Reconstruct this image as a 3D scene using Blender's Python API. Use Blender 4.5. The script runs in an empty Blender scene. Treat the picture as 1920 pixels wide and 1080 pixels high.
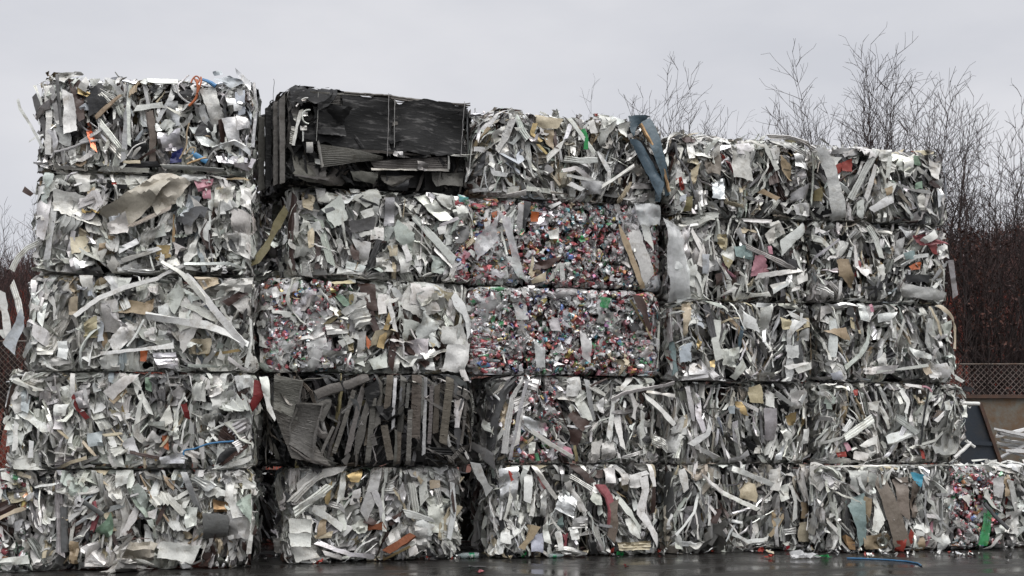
import bpy, math, random
import numpy as np
from mathutils import Vector
PI = math.pi
scene = bpy.context.scene
COL = scene.collection
R = np.random.default_rng(7)

# ---------------------------------------------------------------- camera model
F = 2290.0
PITCH = math.radians(6.85)
EYE = np.array([0.0, 0.0, 1.5])
def ray(x, y):
    dx = (x - 960) / F; dy = (540 - y) / F
    d = np.array([dx, math.cos(PITCH) - dy * math.sin(PITCH), math.sin(PITCH) + dy * math.cos(PITCH)])
    return d / d[1]
def at(x, y, Y):
    return EYE + ray(x, y) * Y
def wallY(x):
    return 15.15 / (1 - .2717 * (x - 960) / F)

cam = bpy.data.cameras.new('camera')
cam.sensor_width = 36; cam.lens = F / 1920 * 36
cam.clip_start = .1; cam.clip_end = 2000
co = bpy.data.objects.new('camera', cam); COL.objects.link(co)
co.location = EYE; co.rotation_euler = (PI / 2 + PITCH, 0, 0)
scene.camera = co

# ---------------------------------------------------------------- materials
def nodes(name):
    m = bpy.data.materials.new(name); m.use_nodes = True
    nt = m.node_tree; nt.nodes.clear()
    return m, nt, nt.nodes, nt.links
def N(ns, t, **k):
    n = ns.new(t)
    for a, b in k.items(): setattr(n, a, b)
    return n
def scrap_mat(name, metallic, rough, grime=.5, gscale=5, bump=.25, bscale=22, spec=.5, dirt=(.10, .085, .065), coat=0):
    m, nt, ns, ln = nodes(name)
    out = N(ns, 'ShaderNodeOutputMaterial'); b = N(ns, 'ShaderNodeBsdfPrincipled')
    at_ = N(ns, 'ShaderNodeAttribute', attribute_name='Col')
    tc = N(ns, 'ShaderNodeTexCoord')
    no = N(ns, 'ShaderNodeTexNoise'); no.inputs['Scale'].default_value = gscale; no.inputs['Detail'].default_value = 9; no.inputs['Roughness'].default_value = .68
    ln.new(tc.outputs['Object'], no.inputs['Vector'])
    rp = N(ns, 'ShaderNodeMapRange'); rp.inputs[1].default_value = .52; rp.inputs[2].default_value = .72; rp.inputs[3].default_value = 0; rp.inputs[4].default_value = grime
    ln.new(no.outputs['Fac'], rp.inputs[0])
    mx = N(ns, 'ShaderNodeMix', data_type='RGBA', blend_type='MIX')
    ln.new(rp.outputs[0], mx.inputs[0]); ln.new(at_.outputs['Color'], mx.inputs[6])
    dm = N(ns, 'ShaderNodeMix', data_type='RGBA', blend_type='MULTIPLY'); dm.inputs[0].default_value = 1
    ln.new(at_.outputs['Color'], dm.inputs[6]); dm.inputs[7].default_value = tuple(min(1, 3.6 * c) for c in dirt) + (1,)
    ln.new(dm.outputs[2], mx.inputs[7])
    n3 = N(ns, 'ShaderNodeTexNoise'); n3.inputs['Scale'].default_value = 55; n3.inputs['Detail'].default_value = 6; n3.inputs['Roughness'].default_value = .75
    m3 = N(ns, 'ShaderNodeMapping'); m3.inputs['Scale'].default_value = (1, 1, .7); ln.new(tc.outputs['Object'], m3.inputs[0]); ln.new(m3.outputs[0], n3.inputs['Vector'])
    r3 = N(ns, 'ShaderNodeMapRange'); r3.inputs[1].default_value = .3; r3.inputs[2].default_value = .58; r3.inputs[3].default_value = .8; r3.inputs[4].default_value = 1
    ln.new(n3.outputs['Fac'], r3.inputs[0])
    sm = N(ns, 'ShaderNodeVectorMath', operation='SCALE'); ln.new(mx.outputs[2], sm.inputs[0]); ln.new(r3.outputs[0], sm.inputs['Scale'])
    ln.new(sm.outputs[0], b.inputs['Base Color'])
    b.inputs['Metallic'].default_value = metallic
    b.inputs['Specular IOR Level'].default_value = spec
    b.inputs['Coat Weight'].default_value = coat; b.inputs['Coat Roughness'].default_value = .12
    rr = N(ns, 'ShaderNodeMapRange'); rr.inputs[1].default_value = .35; rr.inputs[2].default_value = .7; rr.inputs[3].default_value = rough; rr.inputs[4].default_value = min(1, rough + .25)
    ln.new(no.outputs['Fac'], rr.inputs[0]); ln.new(rr.outputs[0], b.inputs['Roughness'])
    if bump:
        n2 = N(ns, 'ShaderNodeTexNoise'); n2.inputs['Scale'].default_value = bscale; n2.inputs['Detail'].default_value = 3
        ln.new(tc.outputs['Object'], n2.inputs['Vector'])
        bp = N(ns, 'ShaderNodeBump'); bp.inputs['Strength'].default_value = bump; bp.inputs['Distance'].default_value = .02
        ln.new(n2.outputs['Fac'], bp.inputs['Height']); ln.new(bp.outputs[0], b.inputs['Normal'])
    ln.new(b.outputs[0], out.inputs[0])
    return m
M_PAINT = scrap_mat('painted_aluminium', .0, .30, .75, 8, .5, 13, spec=.5)
M_METAL = scrap_mat('bare_aluminium', 1, .33, .6, 7, .4, 11)
M_FOIL = scrap_mat('crumpled_foil', 1, .26, .3, 7, .45, 13)
M_DARK = scrap_mat('grimy_radiator_metal', .25, .5, .5, 9, .4, 30, spec=.3)
M_SATIN = scrap_mat('satin_mill_aluminium', .72, .38, .65, 7, .45, 12)
M_CAN = scrap_mat('printed_can_tin', .55, .25, .4, 10, .3, 40)
def film_mat():
    m, nt, ns, ln = nodes('plastic_film')
    out = N(ns, 'ShaderNodeOutputMaterial')
    at_ = N(ns, 'ShaderNodeAttribute', attribute_name='Col')
    d = N(ns, 'ShaderNodeBsdfDiffuse'); t = N(ns, 'ShaderNodeBsdfTranslucent'); g = N(ns, 'ShaderNodeBsdfGlossy'); tr = N(ns, 'ShaderNodeBsdfTransparent')
    g.inputs['Roughness'].default_value = .3
    for x in (d, t): ln.new(at_.outputs['Color'], x.inputs['Color'])
    m1 = N(ns, 'ShaderNodeMixShader'); m1.inputs[0].default_value = .25; ln.new(d.outputs[0], m1.inputs[1]); ln.new(t.outputs[0], m1.inputs[2])
    m2 = N(ns, 'ShaderNodeMixShader'); m2.inputs[0].default_value = .1; ln.new(m1.outputs[0], m2.inputs[1]); ln.new(g.outputs[0], m2.inputs[2])
    tc = N(ns, 'ShaderNodeTexCoord'); no = N(ns, 'ShaderNodeTexNoise'); no.inputs['Scale'].default_value = 9; no.inputs['Detail'].default_value = 6
    ln.new(tc.outputs['Object'], no.inputs['Vector'])
    mr = N(ns, 'ShaderNodeMapRange'); mr.inputs[1].default_value = .35; mr.inputs[2].default_value = .65; mr.inputs[3].default_value = .04; mr.inputs[4].default_value = .5
    ln.new(no.outputs['Fac'], mr.inputs[0])
    m3 = N(ns, 'ShaderNodeMixShader'); ln.new(mr.outputs[0], m3.inputs[0]); ln.new(m2.outputs[0], m3.inputs[1]); ln.new(tr.outputs[0], m3.inputs[2])
    bp = N(ns, 'ShaderNodeBump'); bp.inputs['Strength'].default_value = .5; bp.inputs['Distance'].default_value = .03
    ln.new(no.outputs['Fac'], bp.inputs['Height'])
    for x in (d, g): ln.new(bp.outputs[0], x.inputs['Normal'])
    ln.new(m3.outputs[0], out.inputs[0])
    return m
M_FILM = film_mat()
def plain_mat(name, c1, c2, scale=6, rough=.7, metallic=0, bump=.3, detail=8, lo=.4, hi=.62, rough2=None, stretch=None, bscale=None, spec=.5):
    m, nt, ns, ln = nodes(name)
    out = N(ns, 'ShaderNodeOutputMaterial'); b = N(ns, 'ShaderNodeBsdfPrincipled')
    tc = N(ns, 'ShaderNodeTexCoord'); mp = N(ns, 'ShaderNodeMapping')
    ln.new(tc.outputs['Object'], mp.inputs[0])
    if stretch: mp.inputs['Scale'].default_value = stretch
    no = N(ns, 'ShaderNodeTexNoise'); no.inputs['Scale'].default_value = scale; no.inputs['Detail'].default_value = detail; no.inputs['Roughness'].default_value = .65
    ln.new(mp.outputs[0], no.inputs['Vector'])
    rp = N(ns, 'ShaderNodeMapRange'); rp.inputs[1].default_value = lo; rp.inputs[2].default_value = hi
    ln.new(no.outputs['Fac'], rp.inputs[0])
    mx = N(ns, 'ShaderNodeMix', data_type='RGBA')
    ln.new(rp.outputs[0], mx.inputs[0]); mx.inputs[6].default_value = (*c1, 1); mx.inputs[7].default_value = (*c2, 1)
    ln.new(mx.outputs[2], b.inputs['Base Color'])
    b.inputs['Roughness'].default_value = rough; b.inputs['Metallic'].default_value = metallic; b.inputs['Specular IOR Level'].default_value = spec
    if rough2 is not None:
        r2 = N(ns, 'ShaderNodeMapRange'); r2.inputs[1].default_value = lo; r2.inputs[2].default_value = hi; r2.inputs[3].default_value = rough; r2.inputs[4].default_value = rough2
        ln.new(no.outputs['Fac'], r2.inputs[0]); ln.new(r2.outputs[0], b.inputs['Roughness'])
    if bump:
        n2 = no
        if bscale:
            n2 = N(ns, 'ShaderNodeTexNoise'); n2.inputs['Scale'].default_value = bscale; n2.inputs['Detail'].default_value = 5
            ln.new(mp.outputs[0], n2.inputs['Vector'])
        bp = N(ns, 'ShaderNodeBump'); bp.inputs['Strength'].default_value = bump; bp.inputs['Distance'].default_value = .02
        ln.new(n2.outputs['Fac'], bp.inputs['Height']); ln.new(bp.outputs[0], b.inputs['Normal'])
    ln.new(b.outputs[0], out.inputs[0])
    return m
M_CORE = plain_mat('shade_dark_core', (.035, .033, .03), (.012, .011, .01), 9, .6, 0, .8)  # core coloured near black so gaps between pieces read as deep shade

# sooty radiator face: black with pale scuffs rubbed along it
M_SOOT = plain_mat('scuffed_soot_black', (.012, .012, .012), (.20, .195, .19), 9, .6, 0, .5, detail=14, lo=.54, hi=.80, rough2=.8, stretch=(.45, 1, 2.4), spec=.25)
MATS = [M_PAINT, M_METAL, M_FOIL, M_DARK, M_FILM, M_CAN, M_SATIN, M_SOOT]
PA, ME, FO, DK, FI, CA, SA, SO = range(8)
# colour key -> (material, rgb, words)
PAL = {
 'wh': (PA, (.80, .80, .755), 'white'), 'w2': (PA, (.68, .68, .635), 'off white'), 'gr': (SA, (.49, .487, .475), 'grey'), 'lg': (SA, (.73, .73, .69), 'light grey'),
 'dg': (PA, (.11, .11, .11), 'dark grey'), 'bk': (PA, (.018, .018, .019), 'black'), 'cr': (PA, (.62, .54, .39), 'cream'), 'tn': (PA, (.40, .31, .20), 'tan'),
 'gd': (ME, (.58, .44, .23), 'gold coloured'), 'br': (PA, (.07, .042, .034), 'dark brown'), 'rd': (PA, (.33, .05, .035), 'red'), 'dr': (PA, (.22, .03, .028), 'dark red'),
 'pk': (PA, (.50, .24, .29), 'dusty pink'), 'pr': (PA, (.40, .13, .14), 'pinkish red'), 'mt': (PA, (.56, .62, .56), 'pale mint'), 'bl': (PA, (.07, .23, .44), 'bright blue'),
 'nb': (PA, (.02, .03, .16), 'navy blue'), 'sl': (ME, (.84, .82, .81), 'silver'), 'sd': (ME, (.34, .33, .31), 'dull silver'), 'fo': (FO, (.86, .86, .85), 'shiny foil'),
 'ic': (PA, (.53, .57, .60), 'pale blue'), 'te': (PA, (.24, .32, .31), 'grey teal'), 'bs': (PA, (.075, .115, .145), 'slate blue'), 'ol': (PA, (.27, .23, .12), 'olive yellow'),
 'or': (PA, (.46, .12, .035), 'orange'), 'gn': (PA, (.02, .30, .08), 'bright green'), 'gp': (PA, (.20, .29, .21), 'faded green'), 'rs': (DK, (.22, .075, .035), 'rusty'),
 'ye': (PA, (.58, .51, .33), 'pale yellow'), 'fm': (FI, (.80, .80, .80), 'translucent white'), 'rb': (SO, (.022, .021, .020), 'sooty black'), 'rg': (DK, (.14, .132, .12), 'grimy grey'),
 'rn': (DK, (.115, .098, .08), 'grimy brown'), 'cu': (FO, (.85, .30, .18), 'coppery red'), 'bz': (ME, (.45, .30, .17), 'bronze'), 'cy': (PA, (.10, .40, .54), 'cyan'),
 'bw': (PA, (.21, .175, .14), 'weathered brown'), 'sb': (PA, (.52, .475, .40), 'dull champagne'), 'gf': (FI, (.04, .40, .12), 'green plastic'), 'gy': (FI, (.58, .575, .56), 'grey plastic'),
}

# ---------------------------------------------------------------- mesh builder (quads only)
class MB:
    def __init__(s): s.v = []; s.f = []; s.c = []; s.m = []; s.n = 0
    def add(s, v, q, col, mat=0):
        v = np.asarray(v, float).reshape(-1, 3); q = np.asarray(q, np.int64).reshape(-1, 4)
        col = np.asarray(col, float)
        if col.ndim == 1: col = np.tile(col, (len(v), 1))
        s.v.append(v); s.f.append(q + s.n); s.c.append(col); s.m.append(np.full(len(q), mat)); s.n += len(v)
    def build(s, name, mats, parent=None, loc=None, sharp=32, colattr=True):
        me = bpy.data.meshes.new(name)
        v = np.concatenate(s.v); q = np.concatenate(s.f); c = np.concatenate(s.c); mi = np.concatenate(s.m)
        me.vertices.add(len(v)); me.vertices.foreach_set('co', v.ravel())
        me.loops.add(q.size); me.loops.foreach_set('vertex_index', q.ravel().astype(np.int32))
        me.polygons.add(len(q)); me.polygons.foreach_set('loop_start', np.arange(0, q.size, 4, dtype=np.int32))
        if not isinstance(mats, (list, tuple)): mats = [mats]
        used = sorted(set(mi.tolist()))
        for k in used: me.materials.append(mats[k])
        rem = np.zeros(max(used) + 1, np.int32); rem[used] = np.arange(len(used))
        me.polygons.foreach_set('material_index', rem[mi].astype(np.int32))
        me.polygons.foreach_set('use_smooth', np.ones(len(q), bool))
        me.update(calc_edges=True)
        if sharp: me.set_sharp_from_angle(angle=math.radians(sharp))
        if colattr:
            a = me.color_attributes.new('Col', 'FLOAT_COLOR', 'POINT')
            a.data.foreach_set('color', np.hstack([c, np.ones((len(c), 1))]).ravel())
        me.validate()
        o = bpy.data.objects.new(name, me); COL.objects.link(o)
        if parent is not None: o.parent = parent
        if loc is not None: o.location = loc
        return o
_g = {}
def gridq(nx, ny, wrap=False):           # vertex index = i*ny + j ; i along length
    k = (nx, ny, wrap)
    if k not in _g:
        i = np.arange(nx - 1)[:, None]; j = np.arange(ny if wrap else ny - 1)[None, :]; j2 = (j + 1) % ny
        i = i + 0 * j; j = j + 0 * i; j2 = j2 + 0 * i
        _g[k] = np.stack([i * ny + j, (i + 1) * ny + j, (i + 1) * ny + j2, i * ny + j2], -1).reshape(-1, 4)
    return _g[k]
def tri(x): return np.abs((x % 1) - .5) * 2 - .5
def tag(o, label=None, cat=None, group=None, kind=None):
    if label: o['label'] = label
    if cat: o['category'] = cat
    if group: o['group'] = group
    if kind: o['kind'] = kind
    return o
def empty(name, loc, rz=0):
    o = bpy.data.objects.new(name, None); COL.objects.link(o); o.location = loc; o.rotation_euler = (0, 0, rz); o.empty_display_size = .2
    return o
def rot_about(p, d, ang):
    """rotate points p about the line through origin along unit d"""
    c, s = math.cos(ang), math.sin(ang)
    return p * c + np.cross(np.tile(d, (len(p), 1)), p) * s + np.outer(p @ d, d) * (1 - c)

# ---------------------------------------------------------------- scrap shapes, local frame (a,b in plane, c outward)
def sheet(corners, cr=.18, folds=1, pleat=0., ribamp=.38, pleats=0, ribs=0, step=.045, soft=False, ragged=.5):
    P4 = np.asarray(corners, float)
    la = (np.linalg.norm(P4[1] - P4[0]) + np.linalg.norm(P4[2] - P4[3])) / 2
    lb = (np.linalg.norm(P4[3] - P4[0]) + np.linalg.norm(P4[2] - P4[1])) / 2
    nx = int(min(15, max(4, la / step + 2))); ny = int(min(15, max(4, lb / step + 2)))
    if ribs: ny = 2 * ribs + 1
    if pleats: ny = 2 * pleats + 1; nx = int(min(15, max(5, la / .06)))
    s, t = np.meshgrid(np.linspace(0, 1, nx), np.linspace(0, 1, ny), indexing='ij')
    s = s.ravel()[:, None]; t = t.ravel()[:, None]
    P = (1 - s) * (1 - t) * P4[0] + s * (1 - t) * P4[1] + s * t * P4[2] + (1 - s) * t * P4[3]
    s = s[:, 0]; t = t[:, 0]
    size = math.sqrt(max(1e-5, la * lb)); mn = min(la, lb)
    edge = np.minimum(np.minimum(s, 1 - s), np.minimum(t, 1 - t)) < 1e-6
    jit = R.normal(0, 1, P.shape) * mn * .055 * ragged
    P = P + jit * np.where(edge, 1, .8)[:, None]
    for k in range(2):                     # bites and bulges along the outline
        th = R.uniform(0, 2 * PI); d = np.array([math.cos(th), math.sin(th)]); pr = (P - P.mean(0)) @ d
        P = P + np.outer(np.sin(pr / size * R.uniform(3, 7) + R.uniform(0, 6)) * mn * .09 * ragged, [-d[1], d[0]])
    c = np.zeros(len(P))
    for k in range(5):
        pl = R.random() < pleat; th = PI / 2 + R.normal(0, .3) if pl else R.uniform(0, PI); lam = (mn if pl else size) * R.uniform(.3, 1.5)
        w = (P @ np.array([math.cos(th), math.sin(th)])) / lam + R.uniform()
        c += lam * cr * R.uniform(.3, 1) * ((np.sin(w * 2 * PI) * .4) if soft else tri(w))
    c += R.normal(0, 1, len(P)) * (.012 * cr * 2)
    if ribs:
        c += np.where((np.round(t * (ny - 1)).astype(int) % 2) == 0, .5, -.5) * lb / ribs * ribamp
    if pleats:                             # crushed like a concertina: folds of uneven depth that wander along the sheet
        k = np.round(t * (ny - 1)).astype(int); u = np.round(s * (nx - 1)).astype(int)
        amp = R.uniform(.25, 1.25, ny) * lb / pleats * .5
        wav = np.interp(np.linspace(0, 1, nx), np.linspace(0, 1, 4), R.uniform(.35, 1.3, 4))
        c = c * .6 + np.where(k % 2 == 0, 1, -1) * amp[k] * wav[u]
        sh = np.interp(np.linspace(0, 1, nx), np.linspace(0, 1, 4), R.normal(0, .35, 4)) * lb / pleats
        off = R.normal(0, .28, ny) * lb / pleats
        dirb = (P4[3] - P4[0]) / (np.linalg.norm(P4[3] - P4[0]) + 1e-9)
        P = P + (sh[u] + off[k])[:, None] * dirb[None, :]
    c += R.normal(0, .35) * ((s - .5) ** 2) * la + R.normal(0, .3) * ((t - .5) ** 2) * lb
    V = np.column_stack([P, c])
    for k in range(folds):
        ctr = V.mean(0); p0 = ctr + np.append(R.normal(0, .22, 2) * [la, lb], 0)
        th = R.uniform(0, 2 * PI); d = np.array([math.cos(th), math.sin(th), 0]); nn = np.array([-d[1], d[0], 0])
        side = (V - p0) @ nn > 0
        if 0 < side.sum() < len(V):
            V[side] = rot_about(V[side] - p0, d, R.choice([-1, 1]) * R.uniform(.3, 1.5)) + p0
    return V, gridq(nx, ny)

PROF = {
 'f': ([(-.5, 0), (0, .04), (.5, 0)], False),
 'L': ([(-.5, 0), (.5, 0), (.5, -.5)], False),
 'U': ([(-.5, -.4), (-.5, 0), (.5, 0), (.5, -.4)], False),
 'r': ([(-.5, -.15), (-.36, .03), (-.2, -.1), (-.04, .03), (.12, -.1), (.28, .03), (.5, -.12)], False),
 'b': ([(-.5, -.3), (-.5, .3), (.5, .3), (.5, -.3)], True),
 't': ([(.5 * math.cos(k * PI / 4), .5 * math.sin(k * PI / 4)) for k in range(8)], True),
}
def strip(path, w, prof='f', roll=0., twist=0., crush=.15, step=.05, fin=False, rough=.004):
    """sweep a section along a polyline path (M,3)"""
    path = np.asarray(path, float)
    seg = np.linalg.norm(np.diff(path, axis=0), axis=1); L = seg.sum()
    if fin: step = .011
    n = int(min(90, max(3, L / step))); cum = np.append(0, np.cumsum(seg))
    q = np.linspace(0, L, n)
    if not fin: q = np.unique(np.concatenate([q, cum]))
    n = len(q)
    P = np.column_stack([np.interp(q, cum, path[:, k]) for k in range(3)])
    if len(path) > 2 and prof == 't':
        for _ in range(3):
            P[1:-1] = (P[:-2] + P[1:-1] * 2 + P[2:]) / 4
    P[1:-1] += R.normal(0, rough, (n - 2, 3))
    T = np.gradient(P, axis=0); T /= np.linalg.norm(T, axis=1)[:, None] + 1e-9
    Z = np.tile([0, 0, 1.], (n, 1)); Sd = np.cross(T, Z)
    l = np.linalg.norm(Sd, axis=1)[:, None]; Sd = np.where(l > .15, Sd / np.maximum(l, 1e-6), [1., 0, 0])
    Nn = np.cross(Sd, T)
    ang = roll + twist * (q / L - .5)
    ca, sa = np.cos(ang)[:, None], np.sin(ang)[:, None]
    A = Sd * ca + Nn * sa; B = -Sd * sa + Nn * ca
    pr, wrap = PROF[prof]; pr = np.array(pr)
    kk = np.linspace(0, 1, 5)
    lf = np.interp(np.linspace(0, 1, n), kk, R.normal(0, 1, 5)); lf2 = np.interp(np.linspace(0, 1, n), kk, R.normal(0, 1, 5))
    am = .0 if (fin or prof == 't') else (.22 if prof in 'fL' else .1)
    wv = w * (1 + R.normal(0, crush, n) * .5 + lf * am); hv = w * (1 + R.normal(0, crush, n) + lf2 * am * 2.5)
    if fin: wv = np.full(n, w); hv = np.full(n, w)
    V = P[:, None, :] + A[:, None, :] * (pr[:, 0][None, :] * wv[:, None])[..., None] + B[:, None, :] * (pr[:, 1][None, :] * hv[:, None])[..., None]
    if prof != 't' and not fin and L > .1:      # ends sheared at a slant
        for e, sg in ((0, -1), (n - 1, 1)):
            V[e] += T[e][None, :] * (pr[:, 0] * w * R.normal(0, .7))[:, None] * .9
    if fin: V += B[:, None, :] * (np.where(np.arange(n) % 2 == 0, .0035, -.0035))[:, None, None]
    return V.reshape(-1, 3), gridq(n, len(pr), wrap)
def can():
    k = 8; th = np.arange(k) * 2 * PI / k
    rr = [.35, .92, 1, 1, .95, .35]; zz = [-.058, -.058, -.03, .03, .058, .058]
    V = np.array([[r * math.cos(a) * .034, r * math.sin(a) * .034, z] for r, z in zip(rr, zz) for a in th])
    V[:, 0] *= R.uniform(.25, .9); V[:, 2] *= R.uniform(.5, 1.05)
    V += R.normal(0, .0045, V.shape)
    V[:, 0] += (tri(V[:, 2] / .13 + R.uniform())) * .03
    return V, gridq(6, k, True)
CANC = [((.46, .025, .04), 34), ((.70, .70, .70), 34), ((.02, .28, .08), 9), ((.03, .12, .42), 5), ((.72, .72, .70), 8), ((.60, .22, .03), 5), ((.04, .35, .40), 5), ((.20, .03, .18), .5), ((.03, .03, .03), 5), ((.55, .42, .05), 4), ((.58, .20, .26), 8)]
_cw = np.array([w for _, w in CANC], float); _cw /= _cw.sum()
def cancol(n):
    a = np.array(CANC[R.choice(len(CANC), p=_cw)][0]); a = (a * .74 + .26 * (.35 + .65 * a.mean())) * R.uniform(.85, 1.25); c = np.tile(a, (n, 1))
    c[:8] = .7; c[-8:] = .7
    pick = R.random(n) < .3; c[pick] = np.array(CANC[R.choice(len(CANC), p=_cw)][0]) * .8 + .1
    return c
def rotm(inpl, t1, t2):
    """tilt about local a by t1, about local b by t2, then turn in the plane"""
    c, s = math.cos(t1), math.sin(t1); A = np.array([[1, 0, 0], [0, c, -s], [0, s, c]])
    c, s = math.cos(t2), math.sin(t2); B = np.array([[c, 0, s], [0, 1, 0], [-s, 0, c]])
    c, s = math.cos(inpl), math.sin(inpl); C = np.array([[c, -s, 0], [s, c, 0], [0, 0, 1]])
    return C @ B @ A

# ---------------------------------------------------------------- bales
PALETTES = {
 'alu':  dict(wh=22, w2=20, lg=20, gr=14, sl=6, fo=1.5, cr=1.6, mt=1.5, dg=5, br=1.6, bk=3, tn=.6, gd=.25, ic=1, sd=5, pk=.12, dr=.12),
 'white': dict(wh=30, w2=26, lg=16, gr=10, sl=5, fo=1.5, cr=2.4, mt=2.5, dg=4, br=2, bk=2, tn=.9, gd=.3, ic=1, gp=.4, dr=.12, rd=.12),
 'metal': dict(wh=17, w2=17, lg=24, gr=16, sl=6, fo=1.5, cr=1.5, mt=1.5, dg=5, br=2, bk=3, tn=.5, gd=.25, ic=1, sd=8, pr=.12, rd=.12, sb=3),
 'top':  dict(wh=14, w2=12, lg=16, gr=15, sl=12, fo=7, cr=1.5, dg=7, br=4, bk=3, tn=3, ic=1, sd=8),
 'cans': dict(wh=14, w2=14, lg=14, gr=14, sl=8, fo=8, cr=2.4, dg=4, br=4, bk=3, ic=1),
 'grim': dict(gr=20, dg=25, rg=25, sd=20, bk=8, rn=10, lg=3),  # dark tones put the shade of the stack gaps into the back row's colour
 'rad':  dict(rb=50, rg=14, bk=20, dg=8, sd=3, rn=5),
 'radv': dict(rg=30, sd=20, rn=14, rb=24, sl=2, dg=14, ol=2),
}
BALES = []
class Bale:
    def __init__(s, label, x0, x1, yt, yb, dy=0., yaw=0., depth=1.6, r=.07, pal='alu', size=.26, strips=.5, cans=(), film=0, amount=1., parts=92,
                 faces='flrt', order=.3, seed=0, kr=.3, Y=None, zb=None, rc=(.06, .06), cr=.2, name='scrap_bale', group='stacked bales of scrap metal', toploose=False, hero=''):
        global R
        R = np.random.default_rng(1000 + seed)
        ym = (yt + yb) / 2
        size *= R.uniform(.9, 1.15); order *= R.uniform(.7, 1.25); strips *= R.uniform(.85, 1.12) * (.72 if pal == 'white' else .92); size *= 1.12 if pal == 'white' else 1.03; yaw += R.normal(0, .7); dy += R.normal(0, .05)
        if Y: Ya, Yb = Y
        else: Ya, Yb = wallY(x0) + dy, wallY(x1) + dy
        A = at(x0, ym, Ya); B = at(x1, ym, Yb); mid = (A + B) / 2
        d = (B - A)[:2]; s.W = float(np.linalg.norm(d)); ang = math.atan2(d[1], d[0]) + math.radians(yaw)
        s.U = np.array([math.cos(ang), math.sin(ang), 0]); s.Nn = np.array([math.sin(ang), -math.cos(ang), 0])
        Ym = mid[1]
        z0 = at((x0 + x1) / 2, yb, Ym)[2] if zb is None else zb; z1 = at((x0 + x1) / 2, yt, Ym)[2]
        s.z0 = max(0., z0); s.H = z1 - s.z0; s.D = depth; s.px = Ym / F
        s.O = np.array([mid[0], mid[1], s.z0]) - s.U * s.W / 2
        base = s.O + s.U * s.W / 2 - s.Nn * s.D / 2
        s.e = empty(name, base, ang); tag(s.e, label, 'scrap bale', group)
        s.r = r; s.rv = .10; s.cands = []; s.stuff = MB(); s.kr = kr; s.rc = rc; s.tight = pal == 'rad'; s.toploose = toploose; s.crm = cr
        s.pal = list(PALETTES[pal].keys()); w = np.array(list(PALETTES[pal].values()), float) * np.exp(R.normal(0, .3, len(PALETTES[pal]))); s.pw = w / w.sum()
        s.size = size; s.strips = strips; s.order = order; s.cans = cans; s.film = film
        s.field = [(R.uniform(2, 7), R.uniform(-2, 2), R.uniform(0, 6.28), R.uniform(.3, .8)) for _ in range(4)]
        s.core()
        front = dict(amount=amount)
        for fc in faces:
            if fc == 'f': s.fill('f', amount)
            elif fc == 't': s.fill('t', amount * (.6 if toploose else .22))
            else: s.fill(fc, amount * .45)
        s.heroes(hero)
        s.finish(parts)
        BALES.append(s)
    # face frames -> bale local coordinates (origin at the centre of the base)
    def dims(s, face): return {'f': (s.W, s.H), 'l': (s.D, s.H), 'r': (s.D, s.H), 't': (s.W, s.D)}[face]
    def tolocal(s, face, V):
        a, b, c = V[:, 0], V[:, 1], V[:, 2]
        if face == 'f': return np.column_stack([a - s.W / 2, -s.D / 2 - c, b])
        if face == 'l': return np.column_stack([-s.W / 2 - c, s.D / 2 - a, b])
        if face == 'r': return np.column_stack([s.W / 2 + c, -s.D / 2 + a, b])
        return np.column_stack([a - s.W / 2, -s.D / 2 + b, s.H + c])
    def edge(s, d, r):
        x = np.clip(r - d, 0, r)
        return -(r - np.sqrt(np.maximum(0, r * r - x * x)))
    def press(s, face, V, loose=0.):
        """press a piece against the face of the bale the way the baler did"""
        A, B = s.dims(face); V = V.copy()
        k = s.kr + (1 - s.kr) * loose
        a, b, c = V[:, 0], V[:, 1], V[:, 2]
        lo, hi = .0, A
        a = np.where(a < lo, lo + (a - lo) * k, np.where(a > hi, hi + (a - hi) * k, a))
        kb = .08 + .9 * loose; kt = (.35 if (s.toploose and face != 't') else .1) + .6 * loose
        if face == 't': kb = kt = .3
        b = np.where(b < .012, .012 + (b - .012) * kb, np.where(b > B - .012, B - .012 + (b - B + .012) * kt, b))
        cm = .045 + .25 * loose
        c = np.where(c > cm, cm + (c - cm) * (.3 + .6 * loose), c)
        c = np.where(c < -.3, -.3 + (c + .3) * .4, c)
        q = 1 - loose
        c = c + q * (s.edge(np.minimum(a, A - a), s.r) + s.edge(np.minimum(b, B - b), s.rv))
        if face == 'f':                        # rounded corners of the block
            cut = s.edge(a, s.rc[0]) + s.edge(A - a, s.rc[1]); low = 0 if s.z0 < .05 else -cut * .5
            b = low + b * (B + q * cut - q * low) / B if loose < .9 else b
        if face == 't': c = c + q * (s.edge(a, s.rc[0]) + s.edge(A - a, s.rc[1]))
        if s.z0 < .05 and face != 't': b = np.maximum(b, .004)
        return np.column_stack([a, b, c])
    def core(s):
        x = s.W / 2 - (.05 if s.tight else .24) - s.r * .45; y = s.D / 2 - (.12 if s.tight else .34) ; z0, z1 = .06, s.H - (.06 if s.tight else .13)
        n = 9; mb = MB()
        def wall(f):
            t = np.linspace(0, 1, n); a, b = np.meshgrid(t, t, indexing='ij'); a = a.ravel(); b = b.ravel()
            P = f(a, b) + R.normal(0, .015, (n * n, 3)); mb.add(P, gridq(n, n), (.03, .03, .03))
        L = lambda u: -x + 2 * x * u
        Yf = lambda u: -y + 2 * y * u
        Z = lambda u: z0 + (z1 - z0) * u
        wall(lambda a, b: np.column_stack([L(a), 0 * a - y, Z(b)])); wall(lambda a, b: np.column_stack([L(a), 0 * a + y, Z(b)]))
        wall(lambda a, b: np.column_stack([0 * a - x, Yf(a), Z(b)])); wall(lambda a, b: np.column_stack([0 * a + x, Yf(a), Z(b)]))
        wall(lambda a, b: np.column_stack([L(a), Yf(b), 0 * a + z1])); wall(lambda a, b: np.column_stack([L(a), Yf(b), 0 * a + z0]))
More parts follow.
